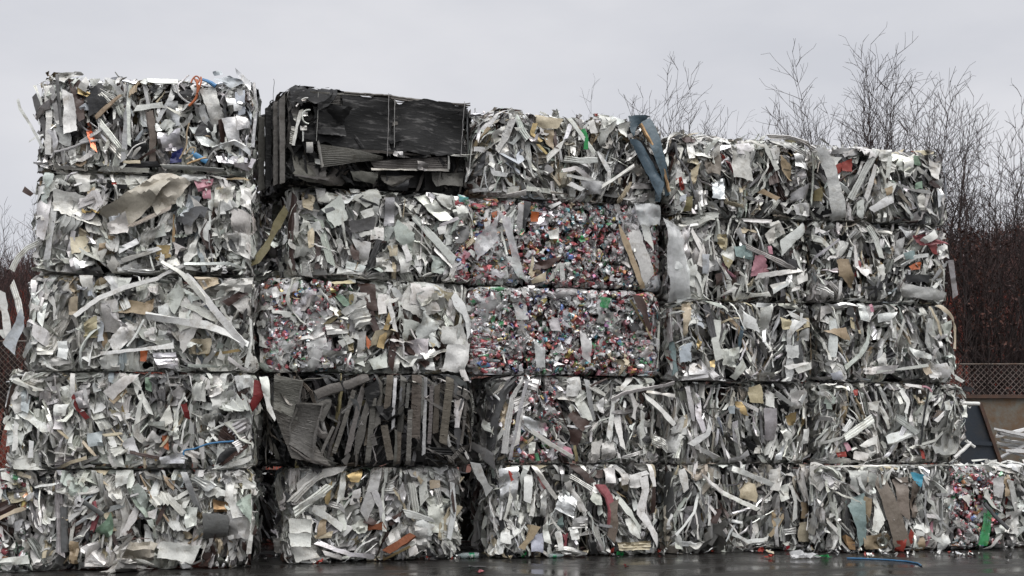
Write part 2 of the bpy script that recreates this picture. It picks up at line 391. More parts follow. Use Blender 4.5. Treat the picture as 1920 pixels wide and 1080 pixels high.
        mb.build('packed_core', M_CORE, s.e)
    def piece(s, face, V, Q, key, area, name, c=None, hero=False, label=None, matk=None, loose=0., sub=False):
        m, rgb, words = PAL[key] if isinstance(key, str) else key
        if c is None:
            rgb = np.array(rgb) * R.uniform(.8, 1.12) * (1 + R.normal(0, .015, 3)); c = np.clip(rgb, 0, .9)
        V = s.tolocal(face, s.press(face, V, loose))
        s.cands.append((1e9 if hero else (area if face == 'f' else 0), V, Q, c, m, name, label, sub))
    def theta(s, a, b, face):
        f = sum(w * math.sin(k1 * a + k2 * b + p) for k1, k2, p, w in s.field)
        return f
    def fill(s, face, amount):
        A, B = s.dims(face); area = A * B; off = {'f': 0, 'l': 3, 'r': 7, 't': 11}[face]
        def cprob(a):
            if face == 't': return 0
            for lo, hi, p in s.cans:
                if lo <= a / A <= hi: return p
            return 0
        layers = [(-.23, .035, 30, 1.35, .25), (-.13, .035, 52, 1.0, .45), (-.075, .03, 72, .84, .58), (-.035, .02, 34, .62, .68)]
        for c0, cs, dens, sz, sfrac in layers:
            for _ in range(int(dens * area * amount * (.26 / s.size) ** 1.3)):
                a, b = R.uniform(-.01, A + .01), R.uniform(.0, B)
                if R.random() < cprob(a) * (.96 if c0 > -.2 else .2): continue
                key = s.pal[R.choice(len(s.pal), p=s.pw)]
                base = PI / 2 + (s.theta(a, b, face) * .45 if face != 't' else R.uniform(0, PI))
                ang = base + R.normal(0, s.order)
                if R.random() < .12: ang = R.uniform(0, PI)
                # near the upper and lower rims scrap is pressed flat along the rim
                if face != 't' and min(b, B - b) < .07 and R.random() < .6: ang = R.normal(0, .15)
                sf = min(.95, sfrac * s.strips / .4)
                if R.random() < sf:
                    L = s.size * sz * math.exp(min(1.05, R.normal(.6, .42))); w = R.choice([.014, .024, .034, .05, .075], p=[.12, .26, .3, .2, .12])
                    M = R.integers(2, 5); t = np.linspace(-.5, .5, M) * L
                    p = np.column_stack([t, R.normal(0, .055 * L, M) * (M > 2), R.normal(0, .09 * L, M) * (M > 2)])
                    if R.random() < .2: p[:, 1] += np.sin(t / L * 3) * L * .15
                    pr = R.choice(['f', 'L', 'U', 'r', 'b', 't'], p=[.36, .2, .16, .13, .09, .06])
                    if pr in 'bt': w *= .6
                    V, Q = strip(p, w, pr, roll=R.normal(0, .9), twist=R.normal(0, 1.5), crush=.2)
                    V = V @ rotm(ang, R.normal(0, .2), R.normal(0, .22)).T
                    nm = {'f': 'metal_strip', 'L': 'angle_profile', 'U': 'channel_profile', 'r': 'ribbed_profile', 'b': 'box_profile', 't': 'bent_tube'}[pr]
                    ar = L * w
                else:
                    l = s.size * sz * math.exp(min(.55, R.normal(0, .38))); l *= 1.12; w = l * R.uniform(.16, .5) * (.75 if key in ('sl', 'fo', 'sd') else 1)
                    h = np.array([[-.5, -.5], [.5, -.5], [.5, .5], [-.5, .5]]) * [l, w]
                    h = h + R.normal(0, .17, (4, 2)) * w
                    pl = int(R.integers(3, 8)) if R.random() < .42 else 0
                    if pl: h = np.array([[-.5, -.5], [.5, -.5], [.5, .5], [-.5, .5]]) * [l * 1.25, max(w, .1) * R.uniform(1., 1.7)] + R.normal(0, .02, (4, 2))
                    foil = key == 'fo'; ribs = R.integers(3, 7) if R.random() < .13 and not pl else 0
                    V, Q = sheet(h, cr=s.crm * (1.9 if foil else R.uniform(.8, 2.6)), folds=R.integers(0, 4), pleat=.65, pleats=pl, ribs=ribs, soft=R.random() < .35)
                    V = V @ rotm(ang, R.normal(0, .35 if pl else .85), R.normal(0, .25)).T
                    nm = 'foil_sheet' if foil else ('ribbed_sheet' if ribs else 'folded_sheet' if pl else 'metal_sheet'); ar = l * w
                V = V + [a, b, c0 + R.normal(0, cs)]
                s.piece(face, V, Q, key, ar * (1 if c0 > -.1 else (.15 if c0 > -.2 else 0)), nm)
        # crushed cans, foil scraps and film among them
        for lo, hi, p in (s.cans if face in 'flr' else ()):
            if face == 'l' and lo > .05 or face == 'r' and hi < .95: continue
            a0, a1 = (lo * A, hi * A) if face == 'f' else (0, A)
            ar = (a1 - a0) * B
            for _ in range(int(ar * 500 * p)):
                V, Q = can(); V = V @ rotm(R.uniform(0, 6.28), R.normal(0, .9), R.normal(0, .9)).T * R.uniform(.7, 1.0)
                a = R.uniform(a0, a1)
                V = V + [a, R.uniform(.02, B - .02), R.uniform(-.12, .02)]
                s.piece(face, V, Q, (CA, 0, ''), .004 * R.uniform(.2, 1), 'crushed_can', c=cancol(len(V)))
            for _ in range(int(ar * (74 * p + s.film * .8))):
                l = math.exp(R.normal(-2.35, .5)) ; h = np.array([[-.5, -.5], [.5, -.5], [.5, .5], [-.5, .5]]) * [l, l * R.uniform(.4, .9)] + R.normal(0, .15 * l, (4, 2))
                V, Q = sheet(h, cr=.5, folds=1, soft=True, step=.03)
                V = V @ rotm(R.normal(1.57, .6), R.normal(0, .5), R.normal(0, .3)).T + [R.uniform(a0, a1), R.uniform(0, B), R.uniform(-.05, .04)]
                s.piece(face, V, Q, R.choice(['fm', 'gy', 'fm', 'gy', 'fo', 'fo', 'lg', 'w2', 'gf', 'cr'], p=[.24, .22, .13, .16, .07, .06, .04, .03, .02, .03]), .003, 'plastic_film')
    def uv(s, x, y):
        d = ray(x, y); t = ((s.O - EYE) @ s.Nn) / (d @ s.Nn); P = EYE + d * t
        return np.array([(P - s.O) @ s.U, P[2] - s.O[2]])
    def heroes(s, txt):
        for line in txt.strip().splitlines():
            tk = line.split()
            if not tk or tk[0].startswith('#'): continue
            kind, key = tk[0], tk[1]; pts = []; o = {}
            for x in tk[2:]:
                if '=' in x: k, v = x.split('='); o[k] = v
                elif ',' in x: pts.append(tuple(float(z) for z in x.split(',')))
                else: o[x] = '1'
            n = float(o.get('n', .035)); loose = float(o.get('L', 0)); words = PAL[key][2]
            P = np.array([s.uv(*p) for p in pts])
            if kind == 'q':
                ribs = int(o.get('rib', 0))
                V, Q = sheet(P, cr=float(o.get('cr', .2)) * (1.35 if loose < .35 else 1.1), folds=int(o.get('f', 0)), ribs=ribs, step=.04, ribamp=float(o.get('ra', .32 if 'condenser' in o.get('as', '') else .11 if 'radiator' in o.get('as', '') else .38)), pleat=.3, soft='soft' in o, ragged=float(o.get('rag', .4)))
                V[:, 2] -= V[:, 2].mean()
                if 'tilt' in o: V[:, 2] += float(o['tilt']) * (V[:, 0] - V[:, 0].mean())
                V[:, 2] += n
                if loose < .35 and 'flat' not in o:
                    th = R.uniform(0, 6.28); dd = (V[:, :2] - V[:, :2].mean(0)) @ np.array([math.cos(th), math.sin(th)])
                    V[:, 2] += dd * R.uniform(.1, .5) - R.uniform(.0, .035)
                if 'roof' in o: V[:, 2] += float(o['roof']) * (V[:, 1] - V[:, 1].mean())
                nm = o.get('as', 'plastic_film' if PAL[key][0] == FI else 'foil_sheet' if PAL[key][0] == FO else 'ribbed_sheet' if ribs else 'metal_sheet')
            else:
                w = float(o.get('w', 8)) * s.px; pr = o.get('p') or ('f' if (w < .03 or 'fin' in o) else R.choice(['f', 'L', 'U', 'r'], p=[.3, .2, .25, .25]))
                nn = np.full(len(P), n); 
                if 'n1' in o: nn = np.linspace(n, float(o['n1']), len(P))
                fin = 'fin' in o
                if loose < .35 and not fin and pr != 't':
                    nn = nn + np.linspace(*R.permutation([R.uniform(-.11, -.02), R.uniform(-.02, .03)]), len(P))
                V, Q = strip(np.column_stack([P, nn]), w, pr, roll=float(o.get('roll', 0 if (fin or loose > .9) else R.normal(0, .35))), twist=float(o.get('tw', 0 if (fin or pr == 't') else R.normal(0, .6))), crush=float(o.get('crush', .06)), fin=fin, rough=.002)
                nm = o.get('as', 'radiator_fin_strip' if fin else {'f': 'metal_strip', 'L': 'angle_profile', 'U': 'channel_profile', 'r': 'ribbed_profile', 'b': 'box_profile', 't': 'cable' if w < .035 else 'bent_tube'}[pr])
            lab = None
            if key not in ('wh', 'w2', 'lg', 'gr', 'sl', 'sd', 'rb', 'rg') or 'lab' in o:
                lab = (words + ' ' + nm.replace('_', ' ')).replace('shiny foil foil', 'shiny foil')
                if lab.startswith('translucent white plastic'): lab = 'translucent white plastic film'
            s.piece('f', V, Q, key, 0, nm, hero=True, label=lab, loose=loose, sub='sub' in o)
    def finish(s, nparts):
        order = sorted(range(len(s.cands)), key=lambda i: -s.cands[i][0])
        sep = set(i for i in order[:nparts] if s.cands[i][0] > 0) | set(i for i in order if s.cands[i][0] >= 1e9)
        last = s.e
        for i, (ar, V, Q, c, m, nm, lab, sub) in enumerate(s.cands):
            if i in sep:
                mb = MB(); mb.add(V, Q, c, m); o = mb.build(nm, MATS, last if sub else s.e)
                if not sub: last = o
                if lab: o['label'] = lab
            else: s.stuff.add(V, Q, c, m)
        if s.stuff.n:
            o = s.stuff.build('scrap_filling', MATS, s.e); o['kind'] = 'stuff'
        s.cands = []

# ================================================================ the stacks, left to right
GA = 'bales in the tall stack at the left end'
GB = 'bales in the stack under the black radiator bale'
GC = 'bales in the stack with the drink can bales'
GD = 'bales in the fourth stack from the left'
GE = 'bales in the stack at the right end'
YA = (13.7, 14.03)
# ---- stack at the left end, bottom to top
Bale('bottom bale of the left stack, crumpled cream foil spilling out at its foot', -25, 468, 880, 1058, Y=YA, zb=0, pal='white', size=.24, strips=.55, amount=1.1, seed=1, r=.1, group=GA, cans=((0, .16, .25),), hero='''
q w2 189,1027 294,1022 292,1073 194,1074 n=.2 L=.9 cr=.55 f=2 as=foil_sheet
q sb 240,1012 300,1016 292,1048 232,1046 n=.16 L=.8 cr=.4 as=foil_sheet
q wh 303,1016 380,1019 364,1052 297,1046 n=.12 L=.8 cr=.08
q dg 383,963 428,963 428,1010 378,1008 n=.08 cr=.04
q gr 428,960 470,965 465,1010 430,1012 n=.07 cr=.14
q mt 444,944 472,920 474,980 455,960 n=.08 L=.4
q bz 400,936 444,941 439,960 403,960 n=.06
q mt 247,915 262,905 283,935 270,960 n=.07 cr=.2
q gp 180,997 211,958 214,1000 200,1010 n=.07 cr=.35
s pr 175,940 180,965 168,1002 w=9 n=.05
s lg 361,895 400,915 p=r w=17 n=.08 roll=.2
s br 317,920 307,955 294,983 w=7 n=.06
s w2 258,947 250,970 233,1002 w=11 n=.06
s gr 110,900 112,970 115,1040 w=14 n=.05
s dg 121,950 122,1035 w=14 p=t n=.02
s lg 128,900 140,950 133,1020 w=8 n=.06
q w2 0,1047 56,1039 58,1056 0,1058 n=.08 L=.6
q tn 133,1013 150,1016 147,1056 130,1055 n=.06 cr=.3
s cr 0,972 30,958 50,952 w=9 n=.07 L=.5
s cr 28,886 61,895 w=7 n=.07
s wh 45,939 66,926 w=8 n=.07
q wh 215,882 245,880 240,905 220,915 n=.06
q wh 278,960 298,950 292,972 280,970 n=.07
q w2 330,938 358,930 345,965 328,962 n=.05
s gr 345,885 372,958 w=10 n=.07 p=U
q tn 305,890 328,900 326,920 310,905 n=.05
q wh 345,953 372,950 368,985 350,990 n=.07 cr=.4
s gr 205,955 236,945 w=8 n=.08
s dg 157,940 195,965 w=9 n=.08 p=t
s wh 130,975 163,945 w=8 n=.09
q wh 455,895 484,905 482,912 456,918 n=.08 L=.6
s wh 474,1000 468,1038 w=12 n=.05 L=.3
''')
Bale('second bale up in the left stack, a dark red flap and light blue hose showing', 10, 470, 697, 880, Y=YA, pal='white', size=.265, strips=.62, order=.24, amount=1.15, seed=2, r=.1, group=GA, hero='''
q wh 197,735 231,706 263,700 213,752 n=.09 cr=.06 soft
q tn 205,750 235,722 240,735 215,757 n=.05
s dr 485,714 485,742 472,766 454,750 w=14 n=.05 L=1 roll=.5 tw=.8
q wh 486,706 503,706 511,765 495,740 n=.07 L=1 cr=.08
s wh 499,740 507,768 517,787 w=9 n=.07 L=1
s dr 138,741 148,765 164,785 w=10 n=.06
s dr 345,758 350,772 352,785 w=10 n=.05
q w2 22,755 42,738 45,770 30,775 n=.03 L=.5
q wh 100,757 131,758 122,780 102,778 n=.07 cr=.3
q gr 139,736 167,730 167,764 150,767 n=.05
s bl 347,853 343,847 352,842 366,842 390,832 415,829 440,827 w=3.6 p=t n=.1 L=.5
q ic 164,813 192,808 194,836 167,838 n=.06
s gr 430,812 478,786 p=r w=24 n=.08
s lg 440,835 474,818 p=r w=12 n=.06
q bk 412,850 472,815 472,835 405,872 n=.03 cr=.04
s br 411,874 440,852 475,827 w=8 n=.07
s wh 440,862 476,838 w=8 n=.06
s wh 430,872 476,860 w=10 n=.05
s cr 156,827 181,855 w=6 n=.08
s cr 108,803 130,822 w=6 n=.08
s cr 195,816 231,812 w=6 n=.08
s cr 105,880 130,868 165,858 w=6 n=.08
q fo 300,858 344,847 347,869 303,869 n=.07 cr=.3
s br 245,847 300,860 w=6 n=.07
q or 303,816 314,816 318,844 308,840 n=.05
q wh 230,830 250,818 268,860 240,850 n=.06 cr=.2
q w2 258,760 270,740 262,810 252,812 n=.06
q wh 300,790 318,760 325,790 310,800 n=.06
q gp 272,708 285,708 285,735 274,730 n=.05
q wh 395,720 430,715 425,735 400,738 n=.05
q wh 440,706 474,700 478,718 448,735 n=.05
q w2 395,745 440,730 440,765 400,780 n=.06 cr=.4
s wh 137,700 137,745 w=8 n=.05
q ic 40,735 60,720 55,775 42,770 n=.04
q w2 10,790 45,785 42,808 8,806 n=.03 L=.4 cr=.3
''')
Bale('third bale up in the left stack, long white bars bent across its face', 52, 470, 516, 697, Y=YA, pal='white', size=.3, strips=.5, seed=3, r=.1, group=GA, cr=.22, hero='''
s wh 143,594 189,561 236,542 300,525 328,506 352,492 w=8 n=.1 n1=.2 L=1 p=U
s lg 350,491 433,489 458,503 w=7 n=.22 L=1 p=U
s wh 308,484 340,510 358,530 389,567 w=9 n=.2 L=1 p=U
s wh 350,516 375,545 410,590 460,650 w=13 n=.13 L=1 p=U
s wh 278,596 389,611 433,628 467,647 w=13 n=.16 n1=.1 L=1 p=U
s wh 192,664 278,655 328,649 w=7 n=.11 L=1
q wh 403,542 440,525 478,524 472,552 n=.12 L=.8 cr=.3
q wh 424,560 470,556 470,592 455,590 n=.07 cr=.2
q br 418,566 455,546 468,552 430,576 n=.09 L=.5
q tn 225,561 270,567 284,592 224,586 n=.08 cr=.05
q tn 270,570 290,560 288,580 280,592 n=.07
q lg 192,567 222,561 225,625 194,622 n=.06 cr=.08 soft
q w2 350,553 389,580 345,667 330,617 n=.06 cr=.12
q w2 335,560 360,552 372,608 338,625 n=.05 cr=.12
q w2 306,564 333,531 350,550 328,589 n=.05 cr=.2
q lg 61,530 92,530 83,617 72,600 n=.03 cr=.08
q lg 72,620 98,618 100,665 73,665 n=.03 rib=6
q w2 75,660 105,668 140,680 80,690 n=.04 cr=.3
q ic 42,578 50,600 28,667 8,644 n=.04 L=1 cr=.06
s wh 22,530 32,560 38,590 w=12 n=.0 L=1
s wh 2,545 8,580 16,628 w=13 n=.0 L=1
s w2 0,618 12,634 w=9 n=.0 L=1
q ye 158,605 183,592 185,633 158,636 n=.07 rib=5
q or 264,658 278,658 275,678 264,678 n=.06
s gd 386,666 450,657 w=6 n=.09
q cr 353,636 397,636 395,664 355,664 n=.06 cr=.3
q cr 364,517 408,519 411,533 383,544 n=.06 cr=.25
s wh 428,672 464,698 w=7 n=.09
s wh 471,597 474,640 462,690 w=8 n=.06 L=.3
s wh 272,600 255,632 240,650 w=4 n=.1 p=t
q w2 220,520 245,520 240,560 225,560 n=.04 cr=.3
q w2 255,530 280,520 278,560 260,565 n=.04 cr=.3
q wh 270,620 292,612 292,640 275,638 n=.06 cr=.3
q cr 128,560 148,555 145,590 130,590 n=.05 cr=.3
q w2 150,515 175,518 178,560 160,560 n=.05 cr=.3
s lg 200,515 215,535 222,565 w=12 n=.06
q wh 110,640 128,640 128,675 110,670 n=.05 cr=.3
q w2 190,670 222,662 225,695 188,692 n=.05 cr=.3
q wh 205,640 250,590 262,620 215,665 n=.05 cr=.2
q fo 285,662 330,660 334,694 300,690 n=.07 rib=4
s ic 188,600 190,640 w=10 n=.05
''')
Bale('fourth bale up in the left stack, a wide beige panel aslant on its face', 66, 468, 325, 513, Y=YA, pal='white', size=.3, strips=.4, seed=4, r=.1, group=GA, cr=.2, hero='''
q sb 186,403 300,327 322,345 242,437 n=.13 L=.7 cr=.22 as=metal_sheet
q sb 262,352 318,322 362,348 300,410 n=.12 L=.6 cr=.16
s sb 246,428 324,392 w=9 n=.14 L=.7
q w2 205,425 240,400 245,440 210,442 n=.12 L=.5 cr=.3
q lg 103,353 172,372 189,428 105,397 n=.07 cr=.06
q lg 60,339 103,344 89,455 72,444 n=.04 cr=.07 L=.3
s sl 103,394 95,450 87,500 w=11 n=.07 p=U
q pk 364,338 400,336 397,352 372,362 n=.06 cr=.3
q pk 380,360 396,355 397,375 382,374 n=.06 cr=.3
q w2 403,355 442,350 433,391 403,389 n=.06 cr=.2
q wh 453,344 472,352 474,395 450,385 n=.05 L=.3
q w2 430,390 472,400 473,490 440,440 n=.05 cr=.2
q wh 358,368 398,402 390,420 366,395 n=.06 cr=.2
q w2 266,440 310,420 312,445 270,448 n=.07 cr=.12
q cr 133,447 161,439 170,472 136,478 n=.05 cr=.15
q w2 170,455 200,444 203,467 192,490 n=.06 cr=.1
q gd 294,461 320,461 317,478 294,478 n=.08
s gd 293,486 322,480 w=8 n=.09
s bk 335,395 340,440 336,480 w=15 n=.05
s bz 329,405 327,455 w=5 n=.07
s sl 222,472 260,452 290,450 w=11 n=.08
s sd 230,490 289,470 w=9 n=.08 p=r
s lg 250,480 320,462 w=9 n=.07 p=U
q wh 345,480 372,440 368,478 350,500 n=.06 cr=.3
s bk 180,347 240,352 w=9 n=.07 p=L
q rd 213,345 222,345 222,350 213,350 n=.12 L=.5
q cr 165,360 178,350 180,365 167,368 n=.06
s w2 22,507 34,482 50,466 72,455 w=11 n=.0 L=1
s br 44,354 60,366 w=10 n=.0 L=1
q w2 235,337 270,335 262,352 248,362 n=.07 rib=4
q w2 112,335 132,345 128,358 115,350 n=.05
q w2 136,322 168,328 170,360 152,362 n=.06 cr=.25
q fo 140,485 178,478 175,500 142,505 n=.06 cr=.3
s fo 220,505 285,508 w=14 n=.05
q wh 368,410 395,412 392,455 372,440 n=.06 cr=.3
q w2 420,440 470,435 472,490 430,470 n=.06 cr=.3
q w2 345,420 362,418 362,440 348,440 n=.06
''')  # upright black strip right of centre paints the shade of a gap
Bale('top bale of the left stack, silvery foil and an orange cord on it', 72, 470, 148, 325, Y=YA, pal='top', size=.26, strips=.6, seed=5, r=.07, group=GA, toploose=True, cr=.22, faces='flrt', hero='''
q wh 119,170 142,180 146,247 122,255 n=.06 cr=.12 L=.4
q br 128,150 152,150 162,225 150,232 n=.05
q bk 164,172 194,155 203,200 167,222 n=.07 cr=.08
q gd 147,166 171,176 168,184 148,178 n=.09
q w2 147,168 163,145 170,158 164,176 n=.08 L=.4
s tn 180,222 204,200 228,180 w=8 n=.09 p=U
s gr 236,158 237,230 233,303 w=11 n=.09 p=U
s lg 245,155 242,200 244,275 w=7 n=.08
s bw 283,211 288,250 286,305 w=14 n=.08 p=U
s lg 255,205 308,200 w=10 n=.12 p=U
q fo 314,192 335,192 340,238 312,240 n=.07 cr=.35
q fo 298,250 340,245 344,280 297,284 n=.08 cr=.35
s lg 270,160 276,153 335,155 w=12 n=.08 p=U L=.5
s gr 272,160 280,200 w=9 n=.08
q lg 375,170 403,164 420,220 400,240 n=.07 cr=.12
q sl 417,225 444,220 452,272 428,267 n=.07 cr=.12
q fo 356,240 386,240 425,278 383,278 n=.08 cr=.2
q wh 358,242 385,245 390,265 372,270 n=.09
q fo 444,217 461,208 472,239 444,247 n=.07 cr=.2
q sl 442,128 472,158 470,172 444,142 n=.05 L=1 cr=.06
q ic 400,150 433,142 469,155 433,167 n=.06 L=.8
q ic 398,133 416,131 418,140 402,142 n=.0 L=1
q fo 420,170 455,170 462,205 430,215 n=.07 cr=.3
q ic 440,175 460,170 460,215 448,218 n=.09
s or 360,160 364,145 372,142 378,150 372,165 366,150 w=3.4 p=t n=.1 L=.8
s or 370,152 374,170 368,195 356,203 w=5 p=t n=.1 L=.6
s or 378,145 382,155 372,180 w=3.4 p=t n=.12 L=.6
s bl 380,150 394,157 406,166 w=9 p=t n=.1 L=.5
s bl 361,289 375,297 389,305 w=10 p=t n=.08
q nb 325,289 344,278 341,305 319,308 n=.07
q cu 161,239 172,234 185,289 172,278 n=.09 cr=.4
s gr 153,269 180,252 208,233 w=7 n=.11
s gr 104,287 135,280 160,268 185,265 w=4.5 p=t n=.09
s lg 33,186 38,205 58,235 80,278 w=5 n=.0 L=1
s lg 54,266 66,258 82,252 w=3 n=0 L=1
s dg 64,178 75,215 88,252 w=10 n=.0 L=1 p=L
s lg 65,160 76,190 82,215 w=5 n=0 L=1
s dg 108,139 112,180 117,240 w=6 n=.06 L=.6 p=t
s gr 98,165 110,230 122,312 w=11 n=.06
s lg 90,160 92,220 90,290 w=12 n=.0 L=.5
q w2 100,150 116,136 130,138 124,158 n=.03 L=.8
q w2 168,150 190,148 185,158 175,164 n=.04 L=.8
s fo 476,156 482,200 474,280 w=8 n=.03 L=.8
s w2 478,190 484,206 476,225 w=8 n=.03 L=.8
s sd 305,314 350,316 420,322 w=10 n=.1 p=r
s lg 188,316 280,322 w=9 n=.09 p=U
s bk 224,312 300,310 w=14 n=.08
s lg 105,314 164,322 w=5 n=.1 L=.4
s cr 232,305 265,306 w=7 n=.12
s tn 356,233 350,255 353,272 345,290 338,300 w=3 p=t n=.11
s tn 350,290 358,275 372,280 360,296 350,300 w=3 p=t n=.1
s gr 330,162 336,180 347,192 362,198 378,198 w=4 p=t n=.11
s gr 328,158 322,185 296,230 w=8 n=.1
s bz 352,310 372,301 388,298 w=4 p=t n=.1
s lg 188,178 214,200 w=11 n=.07 p=r
s lg 185,170 215,185 230,196 w=10 n=.06 p=r
s lg 200,145 230,178 w=8 n=.05 L=.4
s lg 180,240 232,300 w=13 n=.06 p=r
s lg 190,232 232,285 w=10 n=.07 p=r
s wh 150,305 176,287 w=8 n=.09
q wh 128,285 142,275 145,305 135,312 n=.05
q fo 400,285 470,300 470,312 410,306 n=.06 cr=.35
s sl 395,282 440,268 474,290 w=10 n=.08
q bk 240,270 275,262 276,298 238,300 n=.02
s lg 240,295 252,275 275,268 w=2.5 p=t n=.08
s sl 440,310 470,318 480,302 w=12 n=.05 L=.5
''')
# ---- second stack
Bale('bottom bale of the second stack, white siding fanned at its left corner', 536, 868, 876, 1047, zb=0, pal='white', size=.24, strips=.62, seed=11, r=.16, group=GB, hero='''
q wh 540,972 582,972 581,998 541,998 n=.1 cr=.04 L=.5
q wh 541,998 581,998 581,1024 544,1024 n=.1 cr=.04 L=.5
q w2 543,1024 582,1024 598,1044 552,1052 n=.1 cr=.1 L=.5
s wh 550,962 585,935 618,910 w=16 n=.13 p=r L=.4
s wh 548,940 575,912 605,888 w=17 n=.1 p=r L=.4
s w2 556,920 580,895 645,876 w=18 n=.08 p=U L=.4
s w2 556,950 605,925 w=8 n=.15 p=U L=.4
s wh 585,952 615,970 642,990 w=11 n=.12
s gr 706,882 696,925 680,968 w=20 n=.09
q gd 650,890 680,878 672,905 655,902 n=.09 cr=.25
s gd 618,905 612,945 w=9 n=.07
q sl 746,918 754,903 761,925 754,946 n=.09
q br 727,972 758,955 740,982 728,985 n=.08
q br 685,965 707,978 700,985 680,980 n=.05
s wh 757,961 785,969 813,977 w=13 n=.1 p=r
s rs 720,1033 745,1017 770,1000 w=13 n=.14 L=.4
s gd 715,1048 740,1035 765,1022 w=5 n=.15 L=.5
s lg 735,1035 775,1015 w=7 n=.12 L=.3
s sl 593,1016 625,1028 655,1038 700,1042 w=9 n=.12 L=.3
s lg 605,1035 640,1045 w=8 n=.1
s rs 680,990 720,985 w=10 n=.09
q wh 660,920 675,915 674,950 655,945 n=.07
q tn 600,975 612,970 610,1000 590,1008 n=.07
q cr 588,1004 625,995 620,1008 590,1010 n=.08
s wh 770,905 780,960 w=14 n=.07
s w2 790,880 795,940 w=16 n=.06
q cr 803,900 824,900 824,914 804,916 n=.09
q w2 800,935 830,930 830,1000 805,1000 n=.05 cr=.25
q w2 775,985 800,975 800,1035 778,1030 n=.05 cr=.3
q w2 765,880 785,885 780,900 770,900 n=.06
s cr 775,885 790,905 w=8 n=.08
q wh 640,885 650,880 645,930 628,950 n=.06
s br 844,910 850,960 w=6 n=.07
s w2 846,880 850,960 840,1010 w=10 n=.05
s lg 815,905 830,960 825,1020 w=12 n=.06
q wh 780,970 815,985 805,1005 778,995 n=.04
s sl 700,920 712,950 722,990 w=10 n=.08
q w2 655,985 690,965 685,1000 668,1000 n=.05 cr=.3
q w2 720,1010 745,985 750,1010 728,1025 n=.05 cr=.35
''')
Bale('bale of old grey car radiators standing on edge in the second stack', 505, 884, 700, 876, pal='radv', size=.34, strips=.8, seed=12, r=.12, amount=.6, group=GB, order=.12, parts=24, name='radiator_bale', hero='''
q rg 514,706 566,716 556,790 512,770 n=.07 rag=.1 rib=34 cr=.05 as=radiator_core L=.3
q rg 511,768 556,788 622,876 545,858 n=.1 rag=.1 rib=34 cr=.05 as=radiator_core L=.5
q rg 552,758 604,760 584,862 540,832 n=.13 rag=.1 rib=30 cr=.04 as=radiator_core L=.5
s rg 552,757 603,759 w=4 n=.17 L=.5 as=radiator_edge sub
s rg 603,759 588,815 584,862 w=3 n=.17 L=.5 as=radiator_edge sub
s rg 566,716 556,765 542,800 543,838 w=3 n=.14 L=.5 as=radiator_edge sub
s rg 543,838 575,860 622,877 w=3 n=.17 L=.5 as=radiator_edge sub
s rg 584,862 630,870 w=6 n=.08 L=.5 as=radiator_edge sub
s rg 514,704 566,716 w=4 n=.05 L=.5 as=radiator_edge sub
s rg 592,742 620,730 650,724 690,706 w=19 p=t n=.06 as=bent_tube
s rg 590,800 602,820 612,815 w=14 p=t n=.02 as=bent_tube
s rg 598,760 620,750 600,790 w=12 p=t n=.03
s rg 663,732 645,790 625,850 w=8 fin=1 n=.08
s rg 681,727 665,790 650,850 w=9 n=.08 p=U
s rg 694,730 680,790 668,852 w=10 n=.1 p=L
s rg 700,745 695,800 688,868 w=10 fin=1 n=.06
s rg 712,708 708,760 705,800 w=12 n=.06 p=U
s rn 731,703 726,750 722,790 w=12 fin=1 n=.07 lab
s gr 742,708 737,760 735,803 w=6 n=.09 p=U
s rg 756,705 752,760 750,812 w=10 n=.05 p=U
s rg 765,718 763,745 761,765 w=6 fin=1 n=.08
s rg 768,768 766,820 764,872 w=9 fin=1 n=.08
s rn 781,703 779,760 777,822 w=18 fin=1 n=.05
s rg 792,703 790,780 w=5 n=.07 p=L
s gr 798,707 795,780 793,852 w=7 n=.08 p=U
s rg 808,722 806,780 803,832 w=7 fin=1 n=.09
s rn 819,722 817,770 816,812 w=10 n=.08 p=U
s rn 843,708 836,770 829,832 w=15 fin=1 n=.06
s gr 862,745 858,775 855,802 w=16 n=.07
s rg 876,735 870,790 864,832 w=5 n=.07 p=L
s rg 884,730 892,760 888,800 w=6 fin=1 n=.0 L=.5
s rn 719,797 725,830 731,862 w=13 fin=1 n=.08
s rn 690,802 684,835 w=7 n=.06
s rg 696,815 702,835 w=10 n=.07 fin=1
s rg 741,806 741,840 739,875 w=5 n=.08 p=L
s rn 748,810 745,870 w=8 fin=1 n=.05
s rg 786,822 785,845 w=8 n=.06
s rg 625,800 610,830 598,862 w=6 n=.08 p=t as=bent_tube
s rg 637,790 622,830 612,868 w=5 n=.06 p=L
s rg 655,850 645,870 w=14 n=.05
s rg 867,838 850,855 840,865 w=8 fin=1 n=.08 L=.4
s rb 800,845 870,850 w=14 n=.0
s rg 650,760 640,790 w=13 n=.03
s rg 660,757 640,775 w=5 n=.07 p=t
s rg 512,708 515,770 w=8 n=-.06
''')
